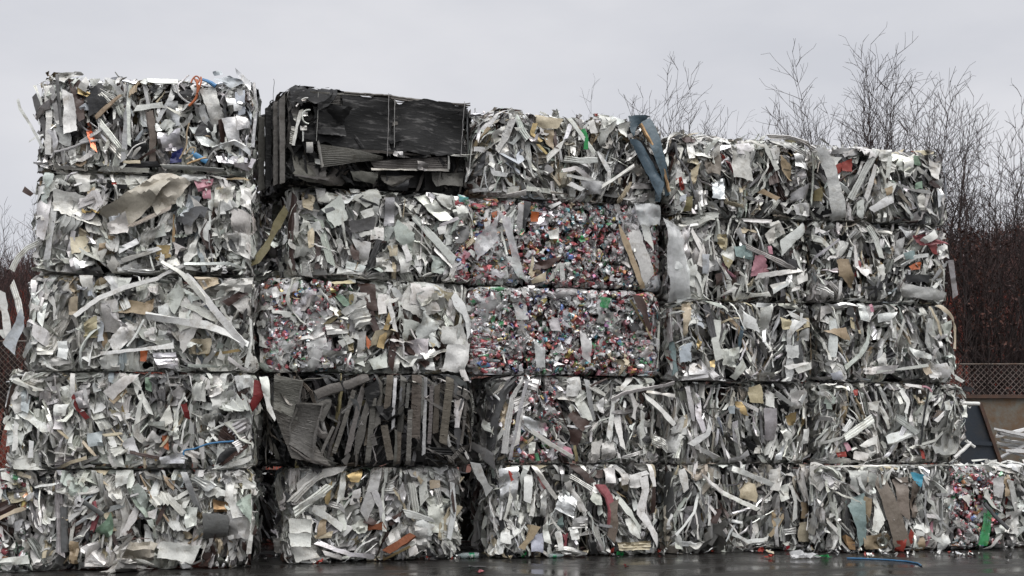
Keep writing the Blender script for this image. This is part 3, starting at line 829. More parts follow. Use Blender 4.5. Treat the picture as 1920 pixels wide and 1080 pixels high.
Bale('third bale up in the second stack, cans at its left, white sheets right', 497, 884, 525, 700, pal='white', size=.28, strips=.45, seed=13, r=.13, group=GB, cans=((0, .3, .95), (.3, .42, .3)), film=24, hero='''
q wh 768,530 808,533 824,585 766,568 n=.09 cr=.08 soft
q w2 742,575 766,532 822,585 790,597 n=.07 cr=.08
q br 670,530 702,534 707,584 688,578 n=.08 cr=.18
s br 690,575 698,605 706,622 w=14 n=.06
q wh 660,592 683,575 693,592 680,625 n=.08 cr=.2
q wh 752,598 817,612 812,650 753,640 n=.06 cr=.22
q wh 825,612 865,612 882,648 824,645 n=.07 cr=.12
q wh 838,645 880,648 868,702 826,697 n=.08 cr=.1 L=.4
q wh 755,640 800,635 800,672 757,665 n=.05 cr=.3
s wh 848,553 868,585 878,605 880,628 w=17 n=.06 L=.3
q w2 840,560 858,570 850,610 836,590 n=.06
q gd 728,586 732,600 718,655 704,650 n=.09 cr=.06
s ol 659,552 658,600 656,662 w=12 n=.07 p=r
s ol 612,608 638,585 w=9 n=.08
s ye 622,532 662,528 w=7 n=.08
q wh 632,640 652,630 663,641 641,652 n=.11 cr=.03
q lg 609,609 655,606 652,626 612,628 n=.08 rib=4
q dg 658,553 680,562 680,576 656,567 n=.08
q or 685,628 696,643 690,655 686,650 n=.07
q w2 688,676 727,660 725,690 700,692 n=.06 cr=.15
q wh 707,552 724,552 724,588 707,590 n=.08 cr=.08
s br 738,630 735,660 732,690 w=12 n=.06
s wh 727,567 735,595 741,622 w=9 n=.09
s wh 632,560 645,580 653,605 w=12 n=.07
q gr 704,602 720,600 718,622 705,622 n=.07
q w2 668,625 685,620 682,672 670,675 n=.06
q lg 757,668 810,668 815,695 760,690 n=.05 cr=.35
s lg 735,540 750,560 w=10 n=.07
s cr 805,540 846,557 w=14 n=.07
q wh 790,528 840,538 838,552 800,545 n=.05
q gy 580,560 600,545 605,590 575,610 n=.06
q fm 570,610 610,590 612,650 575,660 n=.05
q fm 505,570 530,560 528,640 510,630 n=.04
q fm 500,540 560,528 555,545 510,560 n=.04
q gy 575,655 620,640 622,690 580,688 n=.05
q fo 600,655 650,660 640,688 605,690 n=.05 cr=.35
s ye 806,640 812,650 w=8 n=.09
s wh 862,690 872,715 w=11 n=.08 L=1
''')
Bale('fourth bale up in the second stack, pale mint sheets, under the black radiators', 540, 886, 355, 525, pal='white', size=.26, strips=.5, seed=14, r=.16, group=GB, cans=((.9, 1, .3),), hero='''
q mt 602,397 638,363 652,411 627,427 n=.09 cr=.08
q w2 660,372 702,349 714,374 685,391 n=.09 cr=.1
q cr 567,358 590,372 585,397 566,391 n=.08 rib=6
q dg 653,416 702,408 702,430 657,438 n=.09 cr=.04
s w2 660,444 702,436 w=10 n=.08
q lg 693,427 718,427 718,452 693,450 n=.1 cr=.03
s br 694,453 720,454 w=6 n=.1
q gr 721,372 738,372 740,424 720,424 n=.07 cr=.1
q mt 743,413 777,438 774,472 738,449 n=.09 cr=.1
q lg 774,369 807,366 849,413 824,416 n=.07 cr=.15
s w2 776,404 805,440 850,490 w=14 n=.1 p=r
q w2 810,360 849,369 843,394 825,385 n=.07 cr=.2
q dg 846,436 877,422 879,449 854,458 n=.08
s mt 598,412 608,450 622,498 w=15 n=.08
s br 552,365 546,430 548,505 w=12 n=.05
s br 597,440 596,475 594,505 w=9 n=.07
s ol 537,391 518,425 500,462 474,498 w=13 n=.0 L=1
q cr 576,436 590,422 588,463 577,466 n=.07 cr=.3
q wh 660,450 695,455 690,490 672,485 n=.06
q wh 655,350 675,350 675,362 657,362 n=.05
q wh 675,398 698,390 700,405 682,412 n=.07
s lg 705,372 702,420 w=11 n=.07
q w2 730,455 745,460 745,490 735,480 n=.06
q w2 590,350 610,355 605,385 595,380 n=.07
q cr 725,462 745,460 743,480 730,482 n=.07 cr=.3
q w2 745,470 775,475 770,510 750,512 n=.05 cr=.2
q mt 650,490 685,500 680,512 648,505 n=.08
q wh 635,500 680,503 678,515 630,515 n=.06
q mt 808,478 838,490 830,515 810,512 n=.05 cr=.2
q lg 815,455 850,480 846,505 812,470 n=.06
q fo 800,350 815,372 808,382 798,365 n=.08 cr=.3
s sl 822,425 858,410 w=5 n=.1
q wh 818,428 838,422 832,440 822,440 n=.08
q br 655,462 675,445 672,490 660,488 n=.05
q wh 848,395 876,380 876,420 858,425 n=.04 cr=.3
q w2 705,485 730,475 735,510 705,512 n=.05 cr=.35
s wh 880,470 895,480 w=12 n=0 L=.6
s cr 874,462 890,450 w=9 n=.02 L=.8
''')
Bale('block of sooty black car radiators on top of the second stack, tied with wire', 536, 886, 178, 355, yaw=9, pal='rad', size=.42, strips=.5, seed=15, r=.05, amount=.7, group=GB, order=.07, parts=14, cr=.08, faces='fl', name='radiator_bale', hero='''
q rb 578,208 728,190 728,296 590,266 n=.11 cr=.07 L=.6 as=radiator_panel
q rb 724,190 872,200 868,294 722,290 n=.1 cr=.07 L=.6 as=radiator_panel
q rb 636,182 728,188 726,220 636,206 n=.1 cr=.07 L=.6 as=radiator_panel
q rg 590,272 715,296 712,303 597,317 n=.14 rib=11 cr=.01 rag=.1 L=.8 as=condenser_core
s sd 589,270 598,318 w=4 n=.17 L=.8 as=radiator_edge sub
q rg 690,305 832,297 834,320 700,321 n=.1 rib=6 cr=.01 rag=.1 L=.7 as=condenser_core
s sd 690,321 834,323 w=4 n=.13 L=.8 as=radiator_edge sub
s sd 834,296 834,322 w=4 n=.13 L=.8 as=radiator_edge sub
q rg 566,177 635,181 635,198 569,198 n=.08 rib=6 cr=.01 rag=.1 L=.6 as=condenser_core
q rg 538,172 566,172 546,276 534,280 n=.05 rib=6 cr=.02 L=.5 as=radiator_core
s sd 538,171 536,280 w=5 n=.07 L=.6 as=radiator_edge sub
s sd 566,173 560,200 w=4 n=.09 L=.6 as=radiator_edge sub
s lg 560,210 552,240 545,277 w=6 n=.12 L=.6 as=radiator_edge sub
s sd 549,218 543,274 w=8 fin=1 n=.1 L=.6
s lg 549,206 555,195 566,193 582,196 w=3.5 p=t n=.15 L=.8 as=bent_tube
s lg 556,196 563,188 577,190 584,193 w=3 p=t n=.15 L=.8 as=bent_tube
s lg 575,212 562,212 560,222 560,236 572,238 w=3.5 p=t n=.16 L=.8 as=bent_tube
q lg 562,216 570,216 570,224 562,224 n=.17 L=.9 as=bracket
q lg 556,242 568,242 568,250 556,250 n=.17 L=.9 as=bracket
s lg 562,252 562,270 w=4 n=.16 p=r L=.8 as=bracket
q sd 567,272 580,272 580,292 567,292 n=.17 L=.9 cr=.02 as=bracket
q sd 582,303 592,304 594,314 584,312 n=.17 L=.9 cr=.02 as=bracket
s sd 590,180 589,225 586,270 w=1.2 p=t n=.165 L=.9 as=tie_wire
s sd 721,181 720,240 718,298 w=1.2 p=t n=.165 L=.9 as=tie_wire
s sd 732,192 731,240 731,282 w=1.7 p=t n=.165 L=.9 as=tie_wire
s sd 862,195 858,245 855,298 w=1.2 p=t n=.165 L=.9 as=tie_wire
s rg 566,176 640,180 696,183 w=4 n=.1 L=.8 as=radiator_edge sub
s rg 640,177 720,182 790,194 w=4 p=t n=.1 L=.8 as=bent_tube
s rg 730,186 790,190 875,198 w=6 n=.06 L=.8 as=radiator_edge sub
s rg 820,192 850,196 880,194 w=4 p=t n=.06 L=.8 as=bent_tube
s rb 667,180 667,168 w=5 p=t n=-.2 L=1 as=stub_pipe
s rb 640,176 672,177 w=5 n=-.1 L=1
s sd 600,174 645,172 w=5 n=-.2 L=1
q lg 730,288 746,290 745,300 728,298 n=.18 L=.9 as=bracket
q sd 775,306 795,312 792,325 775,322 n=.16 L=.9 as=bracket
s rg 640,286 720,290 800,296 w=4 n=.14 L=.7 as=radiator_edge sub
s sd 800,292 870,296 w=4 n=.12 L=.7 as=radiator_edge sub
s sd 856,294 884,296 w=4 p=t n=.12 L=.8 as=bent_tube
q rg 654,322 708,324 700,346 662,338 n=.05 cr=.15 L=.5
q rg 712,330 775,332 735,352 720,345 n=.05 cr=.1 L=.5
q rg 808,325 870,325 865,350 815,350 n=.03 cr=.15 L=.5
s rg 550,330 612,338 w=4 n=.06 L=.5 as=radiator_edge sub
q rg 553,300 610,308 610,338 553,328 n=.02 rib=7 cr=.02 as=radiator_core
s rb 512,192 512,344 w=12 p=b roll=0 tw=0 crush=.02 n=-.25 L=1 as=radiator_edge
s rg 520,188 520,344 w=8 p=b roll=0 tw=0 crush=.02 n=-.1 L=1 as=radiator_edge
s rg 528,182 529,344 w=10 p=b roll=0 tw=0 crush=.02 n=0 L=1 as=radiator_edge
s sd 522,215 524,300 w=7 fin=1 n=.02 L=.5
s rg 504,205 504,346 w=12 p=b roll=0 tw=0 crush=.02 n=-.5 L=1 as=radiator_edge
q sd 879,230 884,230 884,238 880,240 n=.03 L=.9 as=bracket
s dg 526,180 525,155 528,130 526,124 w=1 p=t n=-.4 L=1 as=loose_wire
s rg 640,183 730,189 w=3 n=.07 L=.7 as=radiator_edge
s rg 600,179 720,184 w=3 n=-.05 L=.8 as=radiator_edge
s dg 740,187 870,196 w=4 n=-.1 L=.9 as=radiator_edge
s rg 760,184 860,191 w=3 n=-.4 L=1 as=radiator_edge
s dg 875,205 877,290 w=5 n=.05 L=.6 as=radiator_edge
s rg 882,208 884,300 w=4 n=.0 L=.8 as=radiator_edge
q rb 590,206 650,208 640,262 592,258 n=.15 cr=.2 L=.7 as=torn_flap
q rb 560,240 588,244 592,272 566,270 n=.1 cr=.2 L=.6 as=torn_flap
q rb 735,270 800,280 790,300 738,300 n=.13 cr=.25 L=.6 as=torn_flap
''')
# ---- third stack
Bale('bottom bale of the third stack, a fluted shiny sheet and pinkish red strip showing', 930, 1236, 870, 1038, zb=0, pal='alu', size=.25, strips=.66, seed=21, r=.14, group=GC, hero='''
q fo 935,880 971,874 968,930 941,963 n=.07 cr=.15
q wh 982,888 999,891 993,944 979,938 n=.09 cr=.06
q fo 1052,913 1079,938 1074,972 1038,952 n=.1 rib=5
s pr 1124,908 1140,930 1148,960 1146,992 w=15 n=.08
q wh 1102,936 1123,903 1127,947 1115,945 n=.08
s wh 1204,893 1207,920 1198,960 1215,985 1238,1020 w=19 n=.1 p=f
s wh 1215,864 1220,890 1225,912 w=11 n=.1
s br 1223,912 1225,962 w=9 n=.08
s w2 1156,930 1178,960 1198,992 w=13 n=.1
q wh 1168,970 1193,975 1199,1012 1178,1000 n=.09
q cr 1150,1016 1215,1013 1215,1030 1155,1030 n=.12 rib=3 L=.3
s lg 996,872 1016,900 1042,935 w=8 n=.09 p=U
s lg 1066,892 1085,903 1107,918 w=10 n=.09 p=r
s tn 1003,985 993,1005 975,1028 w=14 n=.1
q ic 996,1002 1018,1000 1016,1036 993,1034 n=.08
q te 1045,975 1053,965 1055,990 1040,988 n=.06
q w2 1055,905 1065,900 1100,958 1086,960 n=.07
q wh 1162,888 1176,888 1176,908 1164,910 n=.08
q wh 1178,890 1200,888 1202,912 1180,915 n=.09
s lg 1160,900 1212,885 w=8 n=.1
s br 1070,872 1090,885 1108,905 w=12 n=.05
q wh 1130,880 1150,876 1152,905 1135,905 n=.06 cr=.3
s wh 960,895 955,940 945,975 w=10 n=.07
q w2 1040,1000 1050,990 1055,1030 1045,1032 n=.07
s bw 1148,940 1150,980 1146,1012 w=16 n=.06
q wh 1065,990 1080,985 1085,1010 1070,1012 n=.07 cr=.35
s pr 1060,1000 1058,1028 w=9 n=.06
q lg 1070,970 1100,968 1100,990 1072,990 n=.08 rib=4
q wh 940,995 955,985 958,1020 935,1015 n=.05
q gr 1012,930 1024,915 1022,965 1010,968 n=.06
q wh 1015,985 1025,975 1032,1020 1018,1015 n=.07
q rd 950,882 956,880 962,900 956,902 n=.1 cr=.4
''')
Bale('second bale up in the third stack, a vein of colourful cans at its left', 920, 1238, 705, 870, pal='alu', size=.25, strips=.68, seed=22, r=.2, group=GC, cans=((.1, .4, .45),), film=8, hero='''
s dg 972,712 948,735 930,785 922,845 w=12 n=.05
s gr 980,712 960,745 950,800 944,850 w=12 n=.07
s lg 990,712 978,760 966,835 w=10 n=.07
s dg 960,714 930,760 918,800 w=14 n=.0
s gr 985,715 970,780 955,862 w=7 n=.09
q br 1060,782 1079,766 1107,788 1090,810 n=.1 cr=.12
q br 1065,805 1090,805 1082,838 1068,832 n=.09
s sl 1060,798 1085,802 1105,798 w=4 n=.12
s w2 1140,751 1165,738 1193,732 1271,718 w=7 n=.14 L=.6 p=U
s wh 1202,743 1240,773 1271,799 w=11 n=.14 L=.6 p=U
s lg 1204,735 1271,743 w=6 n=.15 L=.6
s w2 1152,730 1215,724 w=9 n=.1 p=U
q lg 1218,813 1263,832 1260,852 1213,832 n=.13 rib=6 L=.4
s wh 1155,777 1160,810 1165,840 w=13 n=.09
s wh 1203,772 1200,800 1208,838 w=12 n=.1
s lg 1224,716 1223,770 1221,835 w=6 n=.07 p=U
s wh 1150,740 1143,790 1137,822 w=9 n=.09
s wh 1160,730 1190,700 w=10 n=.08
q fo 977,779 1027,796 1021,832 979,796 n=.1 cr=.2
s w2 982,799 1025,830 1071,857 w=8 n=.12
q pk 1040,830 1070,840 1072,858 1050,852 n=.07
s wh 1180,735 1188,760 1184,785 w=10 n=.12
q wh 1062,712 1085,705 1090,740 1060,745 n=.07
q w2 1075,745 1095,730 1108,790 1085,780 n=.06
s gr 1098,712 1105,750 1112,790 w=12 n=.06
s w2 1100,720 1135,740 w=12 n=.08 p=r
q wh 1115,755 1130,745 1130,775 1122,772 n=.08
q w2 1105,830 1125,825 1120,868 1108,868 n=.07
q w2 1125,830 1150,825 1150,860 1128,862 n=.06 cr=.35
s lg 1165,858 1215,845 w=7 n=.09
s ol 1075,835 1080,865 w=6 n=.08
s gr 1145,772 1205,770 w=10 n=.07 p=r
q wh 990,830 1003,828 1002,850 990,852 n=.06
s gr 880,838 905,850 930,868 w=20 n=-.05 L=.8
s gr 895,868 905,895 922,925 w=15 n=-.1 L=1
''')
Bale('lower drink can bale of the third stack, a dark brown board at its right', 882, 1240, 540, 705, pal='cans', size=.2, strips=.4, seed=23, r=.28, group=GC, cans=((0, 1, 1.),), film=46, amount=.8, cr=.3, name='drink_can_bale', hero='''
q br 1177,555 1198,557 1232,638 1218,634 n=.1 cr=.06 L=.3
s ol 1178,560 1200,600 1220,636 w=4 n=.13
q fm 1028,600 1050,595 1048,622 1030,620 n=.08
q fm 1000,640 1022,636 1018,690 1003,690 n=.08
q fm 1085,620 1110,615 1105,680 1088,672 n=.08
q fm 1225,590 1246,588 1245,615 1222,615 n=.05
q gf 1122,557 1142,560 1138,580 1122,575 n=.1 cr=.4
s bk 1165,565 1182,600 1190,620 w=16 n=.06
s w2 1245,600 1244,650 1238,690 w=8 n=.02 L=.4
q fm 960,560 985,555 990,600 965,600 n=.05
q gy 900,560 935,550 935,600 905,610 n=.06
''')
Bale('upper drink can bale of the third stack, white film hanging off its right end', 882, 1240, 376, 540, pal='cans', size=.22, strips=.5, seed=24, r=.24, group=GC, cans=((.0, .28, .75), (.28, 1, 1.)), film=46, amount=.85, cr=.3, name='drink_can_bale', hero='''
q fm 1185,377 1240,388 1236,424 1193,425 n=.13 soft L=.5 cr=.2
q w2 1163,412 1193,420 1224,515 1207,538 n=.11 cr=.07
q wh 1195,400 1212,405 1224,470 1205,450 n=.1 cr=.1
s tn 1158,422 1180,480 1203,542 w=12 n=.13
q fm 1240,408 1268,428 1285,560 1248,568 n=.16 soft L=1 cr=.1
q fm 1245,420 1275,455 1290,562 1262,572 n=.14 soft L=1 cr=.1
q fm 888,452 929,407 929,452 890,493 n=.1 soft L=.4
q fm 935,405 952,410 985,535 970,520 n=.1 soft
q fm 945,480 970,485 988,532 965,515 n=.1 soft
q cr 993,527 1021,510 1021,527 996,533 n=.1
q br 999,493 1052,482 1027,504 1000,505 n=.08
s w2 1030,528 1045,500 1052,495 w=8 n=.1
s lg 1050,495 1055,545 w=8 n=.09
q wh 1025,435 1045,428 1044,448 1030,450 n=.11
s wh 1025,392 1050,380 w=6 n=.11
q or 993,398 1008,400 1007,418 993,416 n=.1
s gr 915,385 912,430 w=12 n=.05
s gr 960,380 955,450 w=10 n=.06
s gr 975,380 972,440 w=12 n=.05
s lg 945,385 940,420 w=10 n=.05
s dg 985,378 980,440 w=14 n=.03
q or 920,400 934,395 933,412 922,412 n=.05
s ye 873,460 889,450 w=10 n=.03 L=.8
q cr 990,510 996,480 1000,490 995,520 n=.07
''')
Bale('top bale of the third stack, big folded slate blue sheets at its right corner', 882, 1242, 215, 376, pal='metal', size=.25, strips=.68, seed=25, r=.26, rc=(.34, .05), group=GC, toploose=True, cr=.2, hero='''
q bs 1190,232 1216,222 1256,369 1246,372 n=.15 cr=.03 L=.8
q bs 1172,264 1194,272 1240,345 1229,374 n=.15 cr=.05 L=.8
q bs 1171,222 1216,221 1192,236 1178,262 n=.15 cr=.1 L=.8
q bk 1215,240 1238,250 1246,300 1236,300 n=.02 L=.6
s bz 1192,238 1218,283 1236,319 1250,366 w=8 n=.16 L=.8 p=t as=bent_tube
s bk 1186,262 1200,272 1230,320 w=9 n=.08 L=.5
q wh 1154,236 1177,233 1168,263 1157,255 n=.12 L=.4
q wh 1143,216 1168,230 1155,237 1143,228 n=.08 L=.6
q wh 1110,212 1142,216 1140,226 1115,220 n=.05 L=.7
q rd 1112,212 1118,213 1118,220 1113,219 n=.08 L=.7
q cr 1004,216 1054,227 1043,244 1004,238 n=.08 cr=.06
q tn 1018,245 1038,242 1035,282 1022,270 n=.06
s gd 1002,233 996,252 1015,266 w=8 n=.09
s gd 1006,272 1024,290 w=5 n=.1
s gn 1090,244 1098,262 1096,282 w=9 n=.07 p=t as=crushed_bottle
s wh 1065,224 1090,258 1113,291 w=8 n=.12 p=U
s w2 1057,298 1085,303 1118,302 w=12 n=.1 p=r
s lg 1052,322 1078,316 1112,338 w=8 n=.09
s gr 1060,330 1095,336 1130,345 w=9 n=.09 p=r
q gr 1085,340 1125,342 1135,366 1100,364 n=.06
s wh 1118,356 1150,336 1182,313 w=7 n=.13 p=U L=.3
s wh 1024,299 1040,283 1053,272 w=10 n=.1
s wh 890,269 905,280 918,290 w=9 n=.08
s wh 918,290 924,326 950,329 w=9 n=.08
s tn 886,275 898,252 916,238 w=9 n=.06
s wh 970,215 978,245 988,262 w=12 n=.09 p=r
s gr 930,285 945,260 960,225 w=13 n=.07
q lg 920,250 950,235 955,300 940,310 n=.05
s gr 907,319 909,345 913,360 938,378 w=2 p=t n=.09
s wh 1065,345 1090,358 w=9 n=.1
q dg 900,290 912,280 905,330 890,330 n=.03
s w2 940,370 985,362 w=10 n=.07 p=r
s lg 985,355 1035,358 w=9 n=.07
s br 1038,250 1042,280 w=7 n=.08
q w2 1100,232 1112,222 1118,250 1106,252 n=.07
s w2 1085,225 1090,240 w=8 n=.07
s gr 1120,285 1140,320 1140,345 w=9 n=.08
s sl 1068,232 1058,262 w=8 n=.07
q bs 1225,360 1243,345 1238,380 1226,378 n=.06 L=.5
s bw 880,310 905,330 w=12 n=-.05
q br 882,330 905,335 905,372 885,375 n=-.05
''')
# ---- fourth stack
Bale('bottom bale of the fourth stack, a square cream pad by its lower right corner', 1256, 1522, 870, 1028, zb=0, pal='metal', size=.265, strips=.72, order=.24, seed=31, r=.13, group=GD, hero='''
s lg 1370,878 1405,892 1447,909 w=9 n=.1 p=U
s lg 1314,883 1330,905 1351,923 w=9 n=.1 p=U
s wh 1351,923 1385,940 1417,955 w=8 n=.11
q wh 1500,878 1515,880 1532,915 1510,905 n=.08
q cr 1493,979 1530,973 1532,1016 1495,1016 n=.12 cr=.06 rib=0
q tn 1500,942 1530,942 1530,971 1500,971 n=.09 cr=.2
q cr 1385,900 1418,908 1415,942 1385,934 n=.07 cr=.3
s wh 1310,923 1299,960 1265,1003 w=5 n=.1
s wh 1275,880 1285,920 w=12 n=.06
s dg 1256,880 1260,1000 w=14 n=.0
s dg 1310,900 1308,990 w=14 n=.0
s wh 1330,930 1328,985 w=8 n=.07
q w2 1440,880 1460,875 1458,920 1442,918 n=.07
q w2 1455,915 1480,905 1478,935 1460,940 n=.06
q bk 1525,890 1536,885 1536,915 1528,915 n=.05
q bk 1525,920 1540,918 1540,940 1528,938 n=.05
q tn 1443,960 1462,950 1458,985 1445,988 n=.06
s w2 1480,910 1488,940 1486,975 w=7 n=.08
q lg 1465,990 1490,985 1488,1000 1468,1002 n=.09 rib=3
s tn 1440,1005 1455,985 1466,965 w=7 n=.08
s wh 1370,1000 1400,1015 1435,1010 w=9 n=.08
''')
Bale('second bale up in the fourth stack, a gold cream scrap at its right', 1256, 1520, 715, 870, pal='metal', size=.265, strips=.72, order=.24, seed=32, r=.13, group=GD, hero='''
q ye 1400,727 1422,720 1430,757 1403,753 n=.09 cr=.2
q gd 1469,780 1489,772 1491,798 1474,798 n=.09 cr=.25
q gr 1428,765 1454,765 1452,825 1433,825 n=.07 cr=.06
q gd 1375,753 1388,753 1400,780 1385,775 n=.09
s sl 1332,788 1325,813 1291,834 w=9 n=.1
s gr 1300,836 1340,858 w=9 n=.1 p=U
s gr 1450,738 1484,760 w=8 n=.1 p=U
q lg 1478,738 1505,730 1500,765 1482,770 n=.08
s lg 1497,755 1509,735 w=9 n=.1
q w2 1435,730 1450,740 1448,765 1432,760 n=.06
q wh 1505,805 1520,800 1522,830 1500,835 n=.07
s sl 1310,740 1308,780 1318,810 w=12 n=.08
s sl 1375,790 1380,830 w=12 n=.08
q fo 1455,845 1470,830 1460,868 1448,868 n=.08
s lg 1350,868 1385,860 1400,848 w=10 n=.08
s sl 1285,725 1300,790 w=9 n=.08
s w2 1385,752 1418,770 w=7 n=.1
s dg 1425,765 1427,830 w=6 n=.05
q ic 1362,762 1374,760 1374,775 1364,776 n=.09
''')
Bale('third bale up in the fourth stack, pale yellow scraps at its top right', 1256, 1522, 565, 715, pal='metal', size=.265, strips=.68, order=.24, seed=33, r=.13, group=GD, hero='''
q ye 1459,596 1482,600 1482,618 1463,618 n=.09 cr=.2
q ye 1486,600 1523,596 1523,611 1489,622 n=.09 cr=.2
q lg 1470,648 1493,648 1493,672 1472,672 n=.1 cr=.2 soft
q wh 1486,690 1530,675 1534,686 1493,701 n=.12
s bs 1388,612 1386,640 1386,673 w=6 n=.07
q ic 1269,652 1295,641 1292,678 1272,680 n=.09
s dg 1325,570 1330,600 1336,632 w=13 n=.08
s sd 1452,566 1489,577 1523,607 w=13 n=.1
s wh 1475,588 1500,600 1522,610 w=9 n=.12 p=r
s wh 1498,588 1497,608 w=6 n=.14
q lg 1500,620 1530,610 1520,640 1490,635 n=.06
q cr 1275,570 1295,572 1290,610 1282,640 n=.06
s gr 1260,575 1258,640 w=8 n=.05
s te 1262,640 1265,700 w=9 n=.05
q gd 1306,625 1318,635 1315,660 1306,655 n=.05 cr=.3
q gd 1328,678 1338,675 1336,690 1328,688 n=.08 cr=.3
s w2 1345,600 1338,640 1345,675 w=15 n=.08
q wh 1390,580 1415,600 1420,625 1392,610 n=.08
q lg 1420,580 1445,570 1440,630 1425,640 n=.05
s wh 1470,690 1520,682 w=9 n=.1
s wh 1375,710 1392,680 w=12 n=.1
s tn 1532,620 1540,680 1542,705 w=4 n=.08
q w2 1350,655 1385,650 1380,690 1352,685 n=.06 cr=.3
''')
Bale('fourth bale up in the fourth stack, a dusty pink sheet in its face', 1256, 1516, 407, 565, pal='alu', size=.24, strips=.58, seed=34, r=.13, group=GD, hero='''
q pk 1411,482 1430,478 1441,512 1403,519 n=.09 cr=.25
q pk 1436,462 1444,462 1446,478 1438,476 n=.08
q te 1373,463 1411,459 1411,489 1377,482 n=.07
s sd 1394,463 1440,484 1484,505 w=10 n=.12 p=r
q wh 1459,452 1508,414 1515,430 1460,482 n=.11 cr=.06
s lg 1414,520 1455,513 1499,506 w=10 n=.13 p=U
q ye 1351,478 1370,490 1366,505 1355,495 n=.08
q ic 1313,478 1327,478 1325,515 1315,513 n=.09
q lg 1276,430 1291,422 1291,482 1276,504 n=.07
q wh 1490,519 1519,500 1519,523 1492,535 n=.1
q ye 1345,440 1362,438 1360,470 1346,465 n=.06 cr=.3
q w2 1350,475 1372,458 1374,490 1360,492 n=.06
s gr 1380,430 1395,460 w=12 n=.08
s gr 1390,412 1445,416 w=9 n=.09 p=r
q w2 1430,440 1450,425 1450,455 1440,460 n=.08
q w2 1440,420 1460,412 1468,440 1450,450 n=.06
s wh 1445,548 1475,530 w=8 n=.11
s wh 1480,545 1500,538 w=8 n=.11
s lg 1385,555 1440,552 w=10 n=.08
s lg 1350,555 1378,540 w=5 n=.1
q pk 1430,550 1440,548 1440,555 1432,556 n=.1
q br 1338,515 1352,512 1352,530 1340,540 n=.05
s wh 1295,430 1315,470 1310,500 w=10 n=.07
q w2 1290,500 1305,495 1300,540 1288,535 n=.06
q wh 1440,535 1470,528 1468,540 1445,545 n=.1
''')
Bale('top bale of the fourth stack, between the slate blue sheets and a brick red scrap', 1256, 1520, 257, 407, pal='metal', size=.265, strips=.62, order=.24, seed=35, r=.13, group=GD, toploose=True, hero='''
s w2 1437,254 1480,256 1530,280 w=14 n=.1 L=.4 p=r
s gr 1440,260 1480,275 1525,300 w=12 n=.08 p=r
s dg 1263,268 1267,298 1286,321 1300,372 w=4 p=t n=.12
q tn 1459,291 1478,313 1482,343 1462,320 n=.09
q w2 1373,276 1400,287 1407,343 1373,332 n=.08 cr=.15
q w2 1380,270 1408,265 1405,290 1382,290 n=.06
q ol 1283,370 1295,370 1295,396 1282,396 n=.08 cr=.2
q cr 1292,321 1310,306 1302,345 1296,350 n=.08
q lg 1482,384 1519,380 1519,407 1489,403 n=.08
q gr 1480,365 1515,342 1512,372 1482,380 n=.07
s wh 1268,403 1325,404 w=7 n=.1
q rd 1267,335 1275,332 1282,355 1276,358 n=.06 cr=.3
q ic 1272,370 1285,365 1283,378 1272,380 n=.07
q lg 1285,270 1302,268 1300,298 1288,300 n=.06
q w2 1330,290 1350,265 1345,290 1335,300 n=.07
s wh 1320,290 1342,262 w=9 n=.08
q bw 1320,300 1350,290 1348,330 1325,325 n=.05
q fo 1335,340 1358,335 1355,375 1330,372 n=.08 cr=.25
s tn 1424,358 1455,375 w=11 n=.09
q br 1277,258 1305,257 1300,268 1282,268 n=.03
s w2 1430,270 1445,300 1455,320 w=10 n=.07
q lg 1485,285 1500,290 1515,320 1490,312 n=.08
q w2 1440,280 1458,278 1460,300 1446,300 n=.07
''')
